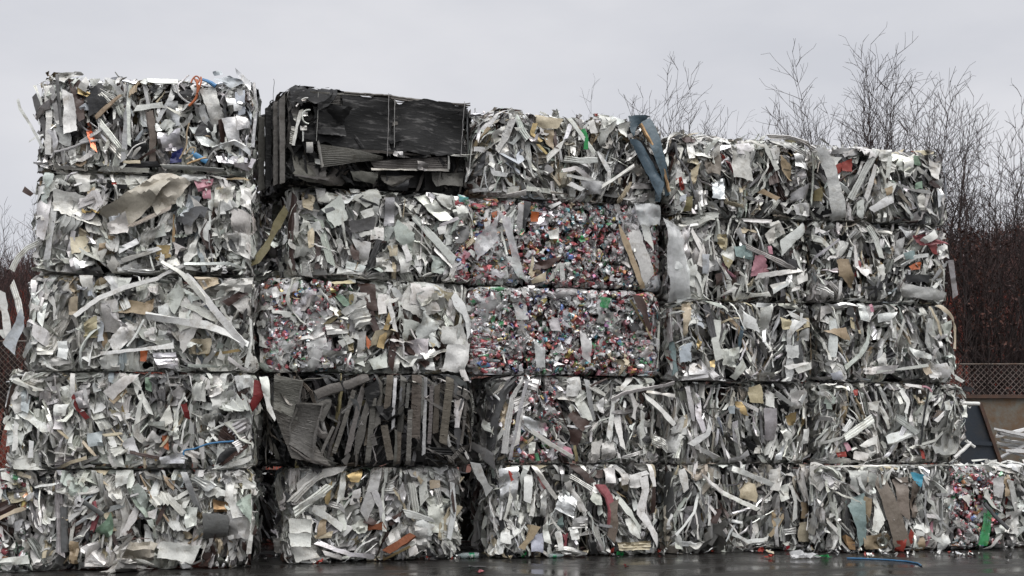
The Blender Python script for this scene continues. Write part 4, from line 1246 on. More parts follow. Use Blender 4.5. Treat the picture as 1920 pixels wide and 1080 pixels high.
# ---- stack at the right end
Bale('bottom right bale, weathered brown boards and red and green cans in its face', 1548, 2010, 872, 1040, Y=(15.75, 16.7), zb=0, pal='alu', size=.26, strips=.55, seed=41, r=.06, group=GE, cans=((.5, .7, .9),), film=4, depth=1.9, hero='''
q te 1585,940 1616,923 1620,1013 1609,1027 n=.1 cr=.1
q bw 1635,889 1661,889 1704,1024 1674,1026 n=.1 cr=.05
q bw 1676,900 1702,893 1699,975 1682,960 n=.07 cr=.06
q bw 1705,900 1722,905 1718,970 1706,970 n=.05
q tn 1613,1005 1665,994 1676,1027 1616,1029 n=.08 cr=.25
q tn 1615,930 1632,935 1625,990 1618,990 n=.07
q lg 1590,882 1624,882 1620,923 1594,919 n=.07 cr=.2
q lg 1625,885 1640,890 1638,925 1625,925 n=.06
q wh 1640,925 1655,975 1642,998 1630,990 n=.1 cr=.1
q cy 1702,885 1730,889 1721,913 1710,904 n=.11 cr=.2
q rd 1672,1014 1695,1010 1691,1036 1676,1031 n=.12 cr=.5
s rd 1706,995 1702,1010 1708,1020 w=8 n=.1
s gf 1855,935 1848,980 1838,1022 w=18 n=.09
s dg 1833,942 1855,968 1878,990 w=8 n=.14 p=t L=.4
q wh 1856,897 1878,893 1878,934 1860,930 n=.09 cr=.2
s wh 1835,1035 1855,1025 1872,1000 w=6 n=.12
s bz 1590,1005 1595,1030 w=14 n=.08
s dg 1590,930 1592,1010 w=14 n=.02
q tn 1705,1000 1730,985 1730,1030 1708,1034 n=.06 cr=.15
q wh 1712,985 1730,980 1728,1005 1714,1005 n=.08
s gr 1745,955 1760,975 1782,998 w=5 n=.1
s gr 1732,920 1728,960 1736,985 w=4 p=t n=.1
q wh 1755,1010 1775,990 1780,1030 1760,1035 n=.08 cr=.3
s gr 1755,1030 1748,1048 w=5 n=.14 L=.6
s bk 1790,960 1788,1030 w=22 n=.0
s w2 1890,900 1905,960 w=14 n=.08
q w2 1880,960 1910,950 1905,1000 1885,1000 n=.07 cr=.3
q lg 1860,985 1885,980 1880,1010 1862,1010 n=.07 cr=.3
s lg 1550,873 1700,871 1800,872 w=5 n=-.0 L=.6 as=rim_strip
s w2 1700,872 1800,871 1920,872 w=5 n=-.05 L=.6 as=rim_strip
q tn 1880,895 1892,890 1888,930 1880,930 n=.06
''')
Bale('second bale up in the right end stack, pipe ends poking out on its right', 1540, 1818, 717, 870, pal='metal', size=.265, strips=.72, order=.24, seed=42, r=.14, group=GE, hero='''
s wh 1579,820 1605,803 1635,783 w=14 n=.12 p=r
s w2 1577,808 1597,790 w=11 n=.1
s wh 1657,825 1680,817 1705,808 w=16 n=.12
q wh 1610,835 1640,815 1640,830 1620,840 n=.09
s lg 1676,783 1695,795 1718,812 w=15 n=.11 p=r
q rd 1560,848 1579,846 1578,856 1562,857 n=.14 L=.3
s rd 1724,843 1726,851 1727,860 w=8 n=.12
s pk 1584,830 1588,845 w=8 n=.1
s bk 1735,735 1730,760 1724,800 1720,834 w=4.5 p=t n=.13
s lg 1538,833 1575,820 1590,800 1597,788 w=5 n=.12
s wh 1783,858 1800,845 1815,830 w=7 n=.06 L=1 p=t as=pipe_end
s wh 1806,826 1822,838 w=6 n=.06 L=1 p=t as=pipe_end
s wh 1800,756 1836,757 w=7 n=.0 L=1 as=pipe_end p=t
s w2 1790,700 1806,714 w=10 n=0 L=1
s bk 1806,726 1824,732 w=9 n=0 L=1
q wh 1800,753 1815,750 1815,783 1802,783 n=.04 L=.4
q wh 1765,755 1778,748 1780,770 1768,768 n=.09
s wh 1690,730 1700,755 1694,775 w=10 n=.09
q rd 1596,732 1605,730 1604,742 1598,742 n=.07
s wh 1538,730 1560,752 w=10 n=.1
q w2 1625,755 1645,752 1640,772 1628,768 n=.08
s lg 1705,840 1750,825 1762,810 w=5 n=.12
s w2 1555,864 1595,866 w=10 n=.1
q w2 1600,845 1625,850 1620,866 1598,860 n=.08
s wh 1750,790 1775,770 w=9 n=.09
s bw 1750,778 1768,770 w=10 n=.06
s pk 1725,725 1735,722 1742,735 w=4 p=t n=.1
s wh 1695,722 1728,726 w=6 n=.1
''')
Bale('third bale up in the right end stack, cream strips bent round its right end', 1540, 1788, 568, 717, pal='metal', size=.265, strips=.72, order=.24, seed=43, r=.14, group=GE, hero='''
s wh 1560,598 1559,635 1557,670 w=17 n=.1 p=r
q tn 1542,620 1583,613 1588,641 1560,628 n=.12 cr=.06
q ye 1590,596 1600,596 1600,618 1592,615 n=.09
q ye 1605,620 1615,618 1615,626 1606,626 n=.09
s cr 1755,572 1778,592 1793,611 1789,655 w=9 n=.07 L=.4
s cr 1740,575 1755,605 1762,632 w=6 n=.09
q wh 1774,660 1794,671 1787,707 1776,695 n=.05 L=.4
q w2 1760,610 1785,600 1788,640 1770,640 n=.05
q lg 1640,590 1680,585 1665,602 1642,606 n=.1 cr=.1
q lg 1605,570 1622,568 1625,605 1610,600 n=.08
q gr 1615,690 1680,685 1672,700 1620,702 n=.09
s w2 1640,698 1700,690 1735,685 w=6 n=.12
q ic 1555,700 1575,695 1578,712 1560,712 n=.08
s lg 1580,690 1610,665 1625,640 1630,610 w=7 n=.1
q wh 1640,675 1655,660 1665,688 1645,690 n=.07
q lg 1700,650 1740,665 1740,675 1710,668 n=.09
q w2 1735,685 1770,680 1775,708 1740,710 n=.07 cr=.35
q cr 1725,690 1740,682 1745,700 1732,705 n=.07
s lg 1690,600 1680,650 w=6 n=.08
q pk 1628,572 1634,570 1636,585 1630,585 n=.06
''')
Bale('fourth bale up in the right end stack, a tan sheet and maroon flap showing', 1533, 1779, 417, 568, pal='metal', size=.265, strips=.64, order=.24, seed=44, r=.14, group=GE, hero='''
s gr 1515,491 1540,473 1570,450 w=5 n=.12
s wh 1519,430 1540,452 1562,476 w=9 n=.1
q tn 1564,490 1587,486 1604,542 1568,519 n=.1 cr=.15
q pr 1703,445 1722,441 1774,463 1718,460 n=.1 L=.4
q wh 1717,452 1744,430 1751,445 1729,460 n=.13 L=.4
q dr 1735,460 1752,448 1760,480 1745,476 n=.08
q gr 1691,530 1770,549 1763,565 1691,557 n=.11 cr=.08
q bk 1691,515 1740,516 1738,530 1695,530 n=.1
s bk 1639,540 1625,555 w=5 n=.1
s bk 1639,540 1655,556 w=5 n=.1
s bk 1639,540 1668,545 w=5 n=.12
s bk 1639,540 1612,540 w=5 n=.12
s bk 1639,540 1660,522 w=5 n=.12
s bk 1639,540 1640,565 w=6 n=.12
s dg 1639,540 1622,525 w=5 n=.12
s dg 1639,540 1648,515 w=5 n=.12
s bk 1639,540 1670,532 w=5 n=.12
q or 1699,500 1725,490 1722,505 1703,508 n=.09
s wh 1672,490 1692,478 1702,470 w=6 n=.11
s wh 1690,500 1715,482 1735,480 w=7 n=.11
s gr 1745,525 1765,500 1788,488 w=8 n=.08 L=.3
s gr 1784,490 1790,530 1794,560 w=10 n=.02 L=.8
q lg 1675,452 1692,445 1690,480 1678,482 n=.07 soft
q gr 1680,425 1700,430 1710,450 1695,445 n=.07
s wh 1600,460 1602,500 w=12 n=.08
q w2 1640,500 1655,495 1655,535 1645,535 n=.08
s lg 1530,535 1560,555 w=13 n=.08 p=r
s lg 1550,530 1580,560 w=12 n=.08
q dr 1603,492 1612,488 1610,515 1602,520 n=.05
s w2 1625,425 1640,450 1650,485 w=12 n=.07
q te 1690,475 1715,470 1712,485 1695,488 n=.07
s bk 1690,420 1740,412 1775,418 w=10 n=.05
''')
Bale('top bale of the right end stack, a brick red scrap at its left', 1533, 1776, 278, 417, pal='metal', size=.265, strips=.66, order=.24, seed=45, r=.14, group=GE, toploose=True, hero='''
s gr 1530,276 1548,320 1560,380 1566,418 w=23 n=.14 L=.4
s lg 1527,280 1525,330 1510,380 w=11 n=.1
q rd 1556,315 1572,306 1576,322 1562,330 n=.12 cr=.3
q rd 1572,308 1592,299 1594,324 1574,322 n=.12 cr=.3
q wh 1549,293 1575,298 1560,312 1550,308 n=.1
s w2 1594,375 1615,330 1641,282 w=15 n=.11 p=r
s wh 1618,375 1630,340 1640,310 w=11 n=.1
q wh 1624,392 1669,362 1672,381 1635,400 n=.13 cr=.1
q gp 1708,292 1723,295 1722,312 1710,310 n=.09
q gp 1712,345 1725,340 1725,355 1714,356 n=.08
s gr 1676,345 1705,358 1740,362 w=5 n=.12
q wh 1640,280 1670,282 1665,305 1645,300 n=.07
q cr 1713,281 1752,281 1748,290 1725,293 n=.06 L=.4
q lg 1690,300 1712,290 1705,330 1692,335 n=.08
s wh 1665,295 1660,345 w=10 n=.09
q tn 1655,355 1680,345 1672,362 1658,368 n=.08
q ol 1528,356 1545,350 1542,378 1530,375 n=.06
s lg 1565,345 1590,362 w=9 n=.1
q w2 1603,380 1617,375 1616,410 1602,405 n=.09
q wh 1740,300 1760,310 1755,340 1742,330 n=.06
s ic 1768,310 1780,340 1782,370 w=7 n=.03 L=.4
q fo 1752,340 1765,335 1766,385 1754,390 n=.06
s dg 1560,285 1600,280 1620,288 w=9 n=.05
s gr 1580,290 1605,286 w=10 n=.06
q w2 1715,370 1730,360 1732,395 1720,395 n=.08
s bk 1530,395 1560,400 w=16 n=.03
''')
# ---- pieces of the row behind, seen through the gap between the first two stacks
for k, (yt, yb) in enumerate(((880, 1042), (712, 880), (545, 712), (372, 545))):
    Bale(['ground level bale of the row behind, in the gap beside the left stack', 'bale of the row behind, one up from the ground, beside the left stack', 'bale of the row behind, two up from the ground, beside the left stack', 'topmost bale of the row behind, in the gap beside the left stack'][k],
         430, 700, yt, yb, Y=(17.0, 17.2), zb=0 if k == 0 else None, pal='grim', size=.26, strips=.5, seed=60 + k, amount=.6, parts=14, faces='ft' if k == 3 else 'f', group='bales of the row behind', depth=1.4)

for k, (yt, yb) in enumerate(((872, 1030), (712, 872))):
    Bale(['ground level bale of the row behind, in the slot beside the third stack', 'upper bale of the row behind, in the slot beside the third stack'][k],
         800, 1010, yt, yb, Y=(17.3, 17.6), zb=0 if k == 0 else None, pal='grim', size=.26, strips=.5, seed=70 + k, amount=.5, parts=10, faces='f', group='bales of the row behind', depth=1.2)

# ================================================================ ground, hill, trees
R = np.random.default_rng(99)
def wet_ground():
    m, nt, ns, ln = nodes('wet_asphalt')
    out = N(ns, 'ShaderNodeOutputMaterial'); b = N(ns, 'ShaderNodeBsdfPrincipled'); tc = N(ns, 'ShaderNodeTexCoord')
    n1 = N(ns, 'ShaderNodeTexNoise'); n1.inputs['Scale'].default_value = .9; n1.inputs['Detail'].default_value = 6
    n2 = N(ns, 'ShaderNodeTexNoise'); n2.inputs['Scale'].default_value = 38; n2.inputs['Detail'].default_value = 8; n2.inputs['Roughness'].default_value = .7
    mp = N(ns, 'ShaderNodeMapping'); mp.inputs['Scale'].default_value = (1, 2.2, 1)
    ln.new(tc.outputs['Object'], mp.inputs[0]); ln.new(mp.outputs[0], n1.inputs['Vector']); ln.new(tc.outputs['Object'], n2.inputs['Vector'])
    a = N(ns, 'ShaderNodeMapRange'); a.inputs[1].default_value = .4; a.inputs[2].default_value = .62; a.inputs[3].default_value = .08; a.inputs[4].default_value = .40
    ln.new(n1.outputs['Fac'], a.inputs[0]); ln.new(a.outputs[0], b.inputs['Roughness'])
    c = N(ns, 'ShaderNodeValToRGB'); c.color_ramp.elements[0].color = (.010, .010, .010, 1); c.color_ramp.elements[1].color = (.032, .030, .027, 1)
    c.color_ramp.elements[0].position = .35; c.color_ramp.elements[1].position = .7
    ln.new(n2.outputs['Fac'], c.inputs[0]); ln.new(c.outputs[0], b.inputs['Base Color'])
    bs = N(ns, 'ShaderNodeMapRange'); bs.inputs[1].default_value = .42; bs.inputs[2].default_value = .6; bs.inputs[3].default_value = .06; bs.inputs[4].default_value = .5
    ln.new(n1.outputs['Fac'], bs.inputs[0])
    bp = N(ns, 'ShaderNodeBump'); bp.inputs['Distance'].default_value = .012
    ln.new(bs.outputs[0], bp.inputs['Strength']); ln.new(n2.outputs['Fac'], bp.inputs['Height']); ln.new(bp.outputs[0], b.inputs['Normal'])
    ln.new(b.outputs[0], out.inputs[0])
    return m
mb = MB(); xs = np.array([-400, -60, -12, 12, 60, 400.]); ys = np.array([-60, 0, 12, 22, 60, 400.])
X, Y = np.meshgrid(xs, ys, indexing='ij'); mb.add(np.column_stack([X.ravel(), Y.ravel(), 0 * X.ravel()]), gridq(6, 6), (.03, .03, .03))
g = mb.build('ground', wet_ground(), colattr=False); g['kind'] = 'structure'

# wooded hillside: earth under bare red-brown scrub
def hillz(x, y):
    t = np.clip((y - 48) / 40, 0, 1); t = t * t * (3 - 2 * t)
    top = 12.9 + 1.2 * np.sin(x * .045 + .6) + .9 * np.sin(x * .19) + .5 * np.sin(x * .47 + 2) + np.where(x < 0, .3, 0) 
    return t * top
nx, ny = 150, 26
X, Y = np.meshgrid(np.linspace(-110, 110, nx), np.linspace(46, 130, ny), indexing='ij'); X = X.ravel(); Y = Y.ravel()
Z = hillz(X, Y) + R.normal(0, .25, len(X)) * np.clip((Y - 48) / 10, 0, 1) - .05
mb = MB(); mb.add(np.column_stack([X, Y, Z]), gridq(nx, ny), (.05, .03, .02))
h = mb.build('hill', plain_mat('leaf_litter_slope', (.085, .026, .014), (.05, .024, .017), .35, .95, 0, .6), sharp=0, colattr=False); h['kind'] = 'structure'
M_BARK = plain_mat('bare_bark', (.045, .034, .031), (.024, .018, .017), 14, .85, 0, .5)
M_TWIG = plain_mat('red_brown_twigs', (.042, .026, .023), (.028, .019, .018), 3, .9, 0, 0)
M_SCRUB = plain_mat('scrub_twigs', (.11, .052, .046), (.06, .033, .031), .5, .9, 0, 0)
M_BRACKEN = plain_mat('dead_bracken', (.30, .05, .028), (.17, .036, .022), .5, .9, 0, 0)
M_DLEAF = plain_mat('withered_leaves', (.075, .028, .018), (.04, .02, .016), 3, .9, 0, 0)

def tubes(mb, P0, P1, r0, r1, k=3):
    """many tapered sticks at once"""
    P0 = np.asarray(P0); P1 = np.asarray(P1); n = len(P0)
    T = P1 - P0; T /= np.linalg.norm(T, axis=1)[:, None] + 1e-9
    ref = np.where(np.abs(T[:, 2:3]) < .9, [[0, 0, 1.]], [[1., 0, 0]])
    A = np.cross(T, ref); A /= np.linalg.norm(A, axis=1)[:, None]; B = np.cross(T, A)
    th = np.arange(k) * 2 * PI / k
    ring = A[:, None, :] * np.cos(th)[None, :, None] + B[:, None, :] * np.sin(th)[None, :, None]
    V = np.concatenate([P0[:, None] + ring * np.asarray(r0)[:, None, None], P1[:, None] + ring * np.asarray(r1)[:, None, None]], 1).reshape(-1, 3)
    i = np.arange(n)[:, None] * 2 * k; j = np.arange(k)[None, :]; j2 = (j + 1) % k
    Q = np.stack([i + j, i + j2, i + k + j2, i + k + j], -1).reshape(-1, 4)
    mb.add(V, Q, (.05, .04, .04))
class Segs:
    def __init__(s): s.a = []; s.b = []; s.r0 = []; s.r1 = []
    def put(s, a, b, r0, r1): s.a.append(a); s.b.append(b); s.r0.append(r0); s.r1.append(r1)
def tree(label, px, Y, top_px, spread_px, stems=5, seed=0, base_r=.06, group='bare trees behind the bales', leaves=0, dens=1., twig=.0064, leafz=(0, 1), name='bare_tree', levels=4):
    rg = np.random.default_rng(seed)
    base = at(px, 800, Y); base[2] = 0
    H = at(px, top_px, Y)[2]; S = spread_px / F * Y / 2
    limb, tw = Segs(), Segs(); tips = []
    def put(p, q, ra, rb): (limb if ra > .015 else tw).put(p, q, ra, rb)
    def unit(v): return v / (np.linalg.norm(v) + 1e-9)
    def aside(d, an, up):
        ax = rg.normal(0, 1, 3); ax -= d * (ax @ d); ax = unit(ax)
        nd = d * math.cos(an) + ax * math.sin(an); nd[2] += up; return unit(nd)
    def spray(p, d, r, L, lv):
        """a twig with its own side twigs"""
        n = max(2, int(L / .16)); sl = L / n
        for i in range(n):
            d = unit(d + rg.normal(0, .13, 3) + np.array([0, 0, .05])); q = p + d * sl
            ra = max(twig * .5, r * (1 - .65 * i / n)); rb = max(twig * .45, r * (1 - .65 * (i + 1) / n))
            put(p, q, ra, rb); p = q
            if lv < levels - 1 and rg.random() < .8 * dens * (1 if lv < 2 else .5):
                LL = L * (1 - .6 * (i + 1) / n) * rg.uniform(.4, .8)
                if LL > .1: spray(p, aside(d, rg.uniform(.4, .9), .1), ra * .7, LL, lv + 1)
            if rg.random() < .5: tips.append(p)
    for k in range(stems):
        az = rg.uniform(0, 2 * PI); rr = math.sqrt(rg.random()) if k else .1
        top = base + np.array([math.cos(az) * S * rr, math.sin(az) * S * rr, H * (1 - .16 * rr ** 2) * (rg.uniform(.78, 1.) if k else 1.)])
        p0 = base + np.array([rg.normal(0, .1), rg.normal(0, .1), 0])
        mid = p0 + (top - p0) * .5 + np.array([math.cos(az), math.sin(az), 0]) * S * rr * rg.uniform(-.05, .2)
        n = int(H / .34); t = np.linspace(0, 1, n + 1)[:, None]
        P = (1 - t) ** 2 * p0 + 2 * t * (1 - t) * mid + t * t * top
        P[1:] += np.cumsum(rg.normal(0, .022, (n, 3)), 0) + rg.normal(0, .02, (n, 3))
        r0 = base_r * rg.uniform(.55, 1)
        for i in range(n):
            f0, f1 = i / n, (i + 1) / n
            ra = max(twig * .6, r0 * (1 - f0) ** .85); rb = max(twig * .5, r0 * (1 - f1) ** .85)
            put(P[i], P[i + 1], ra, rb)
            if f1 > .25:
                d = unit(P[i + 1] - P[i])
                for _ in range(1 + (rg.random() < .55 * dens)):
                    if rg.random() < .8 * dens:
                        L = (.42 + 1.6 * (1 - f1) ** .7) * rg.uniform(.35, 1.) * min(1.2, H / 8)
                        spray(P[i + 1], aside(d, rg.uniform(.5, 1.), .12), max(twig, rb * rg.uniform(.35, .6)), L, 1)
    b = 0
    e = empty(name, base); tag(e, label, 'tree' if 'tree' in name else 'shrub', group)
    b0 = base[None]
    for nm, sg, m, k in (('trunk', limb, M_BARK, 5), ('crown', tw, M_TWIG, 3)):
        if not sg.a: continue
        mb = MB(); tubes(mb, np.array(sg.a) - b0, np.array(sg.b) - b0, np.array(sg.r0), np.array(sg.r1), k); mb.build(nm, m, e, sharp=0, colattr=False)
    if leaves and tips:
        T = np.array(tips); T = T[(T[:, 2] > leafz[0] * H) & (T[:, 2] < leafz[1] * H)]
        if len(T):
            T = T[rg.integers(0, len(T), leaves)] - b0 + rg.normal(0, .03, (leaves, 3))
            a = rg.normal(0, 1, (leaves, 3)); a /= np.linalg.norm(a, axis=1)[:, None]; b = np.cross(a, rg.normal(0, 1, (leaves, 3))); b /= np.linalg.norm(b, axis=1)[:, None]
            s = rg.uniform(.02, .045, leaves)[:, None]
            V = np.stack([T - a * s, T + b * s * .6, T + a * s, T - b * s * .6], 1).reshape(-1, 3)
            mb = MB(); mb.add(V, np.arange(len(V)).reshape(-1, 4), (.1, .05, .03)); mb.build('withered_leaves', M_DLEAF, e, sharp=0, colattr=False)
tree('tallest bare tree, its many stems fanned out above the right end of the bales', 1625, 24, 62, 475, 70, 3, .044, leaves=500, leafz=(.35, .7), dens=1.)
tree('bare shrubby tree rising behind the slate blue sheets', 1250, 26, 128, 235, 60, 5, .034, leaves=200, leafz=(.5, .8), dens=1.)
tree('bare tree at the right edge holding a cluster of red brown withered leaves', 1855, 22, 212, 235, 28, 8, .042, leaves=1700, leafz=(.4, .72), dens=1.05)
tree('low bare shrub standing between the right end of the bales and the hillside', 1815, 21, 470, 190, 9, 13, .024, leaves=250, dens=1.05, name='bare_shrub')
tree('thin bare tree behind the white film bale, only its fine top twigs showing', 1110, 30, 165, 150, 20, 21, .022, dens=.8, twig=.0045)
tree('thin bare tree showing between two taller ones above the fourth stack', 1385, 30, 205, 170, 24, 22, .022, dens=.9, twig=.0045)
tree('bare tree beyond the right edge, only its outer twigs in view', 1950, 25, 190, 200, 30, 23, .04, dens=1.)
tree('pale distant bare tree at the left edge, the larger one', 40, 40, 362, 150, 18, 31, .045, dens=.9, twig=.007)
tree('pale distant bare tree at the left edge, the lower one by the hillside', -15, 40, 385, 150, 16, 32, .045, dens=.9, twig=.007)
tree('distant bare tree seen through the gap beside the black radiators', 488, 38, 305, 80, 12, 33, .04, dens=.9, twig=.007)
tree('distant bare tree seen through the slot beside the third stack', 872, 36, 300, 60, 10, 34, .04, dens=.9, twig=.006)
# scrub on the hillside, dense enough that nobody could count it
def scrub(name, n, x0, x1, y0, y1, hmin, hmax, mat, r, seed, xr=1):
    rg = np.random.default_rng(seed)
    x = rg.uniform(x0, x1, n); y = y0 + (y1 - y0) * rg.random(n) ** 1.0
    z = hillz(x, y); h = rg.uniform(hmin, hmax, n) * (.7 + .5 * np.sin(x * .9 + 1.3 * np.sin(y)) ** 2)
    P0 = np.column_stack([x, y, z]); P1 = P0 + np.column_stack([rg.normal(0, .28, n) * h, rg.normal(0, .28, n) * h, h])
    mb = MB(); tubes(mb, P0, P1, np.full(n, r), np.full(n, r * .3), 3)
    # side twigs
    k = rg.integers(0, n, n * 2); t = rg.uniform(.3, .9, n * 2)[:, None]
    A = P0[k] + (P1 - P0)[k] * t; B = A + np.column_stack([rg.normal(0, .22, n * 2) * h[k], rg.normal(0, .2, n * 2) * h[k], rg.uniform(.1, .4, n * 2) * h[k]])
    tubes(mb, A, B, np.full(n * 2, r * .5), np.full(n * 2, r * .2), 3)
    o = mb.build(name, mat, sharp=0, colattr=False); o['kind'] = 'stuff'
for x0, x1, s in ((16, 46, 1), (-48, -14, 2)):
    scrub('hillside_scrub', 5200, x0, x1, 72, 94, .6, 3.0, M_SCRUB, .035, 70 + s)
    scrub('dead_bracken', 6000, x0 * .8 if x0 > 0 else x0, x1 if x1 > 0 else -9, 44, 72, .8, 1.9, M_BRACKEN, .03, 80 + s)
scrub('hillside_scrub', 2600, -14, 16, 62, 92, 1.2, 2.6, M_SCRUB, .035, 77)

# ---------------------------------------------------------------- chain-link fences
M_WIRE = plain_mat('galvanised_wire', (.26, .21, .19), (.17, .13, .11), 6, .55, .4, 0)
M_POST = plain_mat('rusty_post', (.13, .085, .06), (.2, .18, .16), 7, .7, .3, .3)
def fence(label, x0, x1, Y, z0, z1, M_WIRE=M_WIRE, wr=.006):
    e = empty('chain_link_fence', ((x0 + x1) / 2, Y, 0)); tag(e, label, 'fence', 'chain link fences behind the bales')
    w = x1 - x0; h = z1 - z0; p = .1; P0, P1 = [], []
    n = int((w + h) / p)
    for sgn in (1, -1):
        for i in range(n + 1):
            # zigzag of one wire along its diagonal, clipped to the panel
            s = -h + i * p; ts = np.array([max(0, -s) if True else 0, min(h, w - s)])
            if ts[1] <= ts[0]: continue
            a, b = ts
            x_a, x_b = s + a, s + b
            if sgn < 0: x_a, x_b = w - x_a, w - x_b
            P0.append((x_a - w / 2, .003 * sgn, z0 + a)); P1.append((x_b - w / 2, .003 * sgn, z0 + b))
    mb = MB(); tubes(mb, P0, P1, np.full(len(P0), wr), np.full(len(P0), wr), 4); mb.build('wire_mesh', M_WIRE, e, sharp=0, colattr=False)
    for zz, nm in ((z1, 'top_rail'), (z0 + .02, 'bottom_wire')):
        mb = MB(); r = .014 if nm == 'top_rail' else .006
        tubes(mb, [(-w / 2, -.02, zz)], [(w / 2, -.02, zz)], [r], [r], 6); mb.build(nm, M_POST, e, sharp=0, colattr=False)
    for i in range(int(w / 2.6) + 1):
        mb = MB(); x = -w / 2 + i * 2.6 + .3
        tubes(mb, [(x, .05, 0), (x, .05, z1 + .05)], [(x, .05, z1 + .05), (x, .05, z1 + .06)], [.035, .036], [.035, .004], 8); mb.build('post', M_POST, e, sharp=40, colattr=False)
fence('rusty chain link fence running behind the steel skip at the right', 6.2, 13.5, 21., .25, at(1850, 683, 21)[2])
fence('chain link fence glimpsed in front of the brush at the left edge', -13.5, -6.6, 20.5, .1, at(15, 640, 20.5)[2], M_POST, .004)

# ---------------------------------------------------------------- steel skip with white bars
M_SKIPB = plain_mat('dark_blue_skip_paint', (.022, .030, .042), (.04, .038, .036), 4, .5, .1, .35, lo=.45, hi=.7)
M_RUST = plain_mat('rusty_ochre_steel', (.17, .16, .135), (.155, .10, .06), 6, .8, .1, .5)
M_RUSTD = plain_mat('dark_rust', (.11, .06, .04), (.07, .045, .035), 9, .8, .1, .5)
def boxq(mb, x0, x1, y0, y1, z0, z1):
    V = [(x0, y0, z0), (x1, y0, z0), (x1, y1, z0), (x0, y1, z0), (x0, y0, z1), (x1, y0, z1), (x1, y1, z1), (x0, y1, z1)]
    mb.add(V, [(0, 1, 5, 4), (1, 2, 6, 5), (2, 3, 7, 6), (3, 0, 4, 7), (4, 5, 6, 7), (3, 2, 1, 0)], (.1, .1, .1))
def prism(mb, poly_yz, x0, x1):
    n = len(poly_yz); V = [(x0, y, z) for y, z in poly_yz] + [(x1, y, z) for y, z in poly_yz]
    Q = [(i, (i + 1) % n, n + (i + 1) % n, n + i) for i in range(n)]
    if n == 4: Q += [(3, 2, 1, 0), (4, 5, 6, 7)]
    mb.add(V, Q, (.1, .1, .1))
YS = 18.4
pL = at(1800, 800, YS)[0]; pS = at(1836, 760, YS); pB = at(1873, 868, YS); pR = at(1925, 745, YS + 1.6)
sk = empty('steel_skip', (pS[0] + 1.5, YS + .8, 0)); tag(sk, 'dark blue steel skip with a rusty ochre back panel, standing behind the right end bales', 'skip')
sx, sy = sk.location.x, sk.location.y
zt = pS[2]; zf = pB[2] ; zr = at(1880, 747, YS + 1.6)[2]
# sloping end plate seen face on (in the plane of the fence), its raked edge going down to the right
mb = MB(); V = []
poly = [(pL - .3 - sx, .12), (pB[0] + .02 - sx, .12), (pB[0] - sx, zf), (pS[0] - sx, zt), (pL - .3 - sx, zt - .02)]
for yy in (YS - sy, YS + .06 - sy):
    V += [(x, yy, z) for x, z in poly]
mb.add(V, [(0, 1, 2, 4), (2, 3, 4, 4)][:1] + [(5, 9, 7, 6)] + [(i, (i + 1) % 5, 5 + (i + 1) % 5, 5 + i) for i in range(5)], (.1, .1, .1))
mb.add([V[2], V[3], V[4], V[4]], [(0, 1, 2, 2)][:0] or np.zeros((0, 4), int), (.1, .1, .1))
me_v = [(poly[2][0], YS - sy - .002, poly[2][1]), (poly[3][0], YS - sy - .002, poly[3][1]), (poly[4][0], YS - sy - .002, poly[4][1]), ((poly[2][0] + poly[4][0]) / 2, YS - sy - .002, (poly[2][1] + poly[4][1]) / 2)]
mb.add(me_v, [(0, 1, 2, 3)], (.1, .1, .1))
ep_ = mb.build('end_plate', M_SKIPB, sk, sharp=30, colattr=False)
def bar3(mb, a, b, w, h):
    a = np.array(a, float); b = np.array(b, float); t = (b - a) / np.linalg.norm(b - a)
    s = np.cross(t, [0, 1, 0]); s /= np.linalg.norm(s); y = np.array([0, 1., 0])
    V = [p + s * u * w / 2 + y * v * h / 2 for p in (a, b) for u, v in ((-1, -1), (1, -1), (1, 1), (-1, 1))]
    mb.add(V, [(0, 1, 5, 4), (1, 2, 6, 5), (2, 3, 7, 6), (3, 0, 4, 7), (0, 3, 2, 1), (4, 5, 6, 7)], (.1, .1, .1))
mb = MB(); bar3(mb, (pS[0] - sx, YS - sy - .01, zt + .03), (pB[0] - sx + .02, YS - sy - .01, zf - .02), .05, .09); mb.build('raked_edge', M_RUSTD, ep_, sharp=30, colattr=False)
mb = MB(); bar3(mb, (pL - .3 - sx, YS - sy - .015, at(1800, 828, YS)[2]), (pB[0] - sx - .1, YS - sy - .015, at(1800, 832, YS)[2]), .06, .05); mb.build('stiffener', M_SKIPB, ep_, sharp=30, colattr=False)
mb = MB(); boxq(mb, pS[0] - .1 - sx, 10.6 - sx, YS + 1.6 - sy, YS + 1.66 - sy, .15, zr); bp_ = mb.build('back_panel', M_RUST, sk, sharp=30, colattr=False)
mb = MB(); boxq(mb, pS[0] - .1 - sx, 10.6 - sx, YS + 1.54 - sy, YS + 1.7 - sy, zr + .002, zr + .06); mb.build('rim', M_RUSTD, bp_, sharp=30, colattr=False)
mb = MB(); boxq(mb, pB[0] + .03 - sx, 10.6 - sx, YS - sy, YS + .05 - sy, .15, zf - .06); mb.build('front_panel', M_SKIPB, sk, sharp=30, colattr=False)
mb = MB(); boxq(mb, pB[0] - sx, 10.6 - sx, YS - .05 - sy, YS + .07 - sy, zf - .057, zf + .02); mb.build('front_rail', M_RUSTD, sk, sharp=30, colattr=False)
mb = MB(); boxq(mb, pL - .3 - sx, 10.6 - sx, YS + .07 - sy, YS + 1.59 - sy, .15, .3); mb.build('base', M_RUSTD, sk, sharp=30, colattr=False)
for dx in (pL - sx, 10.2 - sx):
    mb = MB(); boxq(mb, dx, dx + .15, YS + .1 - sy, YS + 1.5 - sy, 0, .148); mb.build('skid', M_RUSTD, sk, sharp=30, colattr=False)
M_BAR = scrap_mat('white_bar_paint', 0, .4, .5, 6, .2, 20)
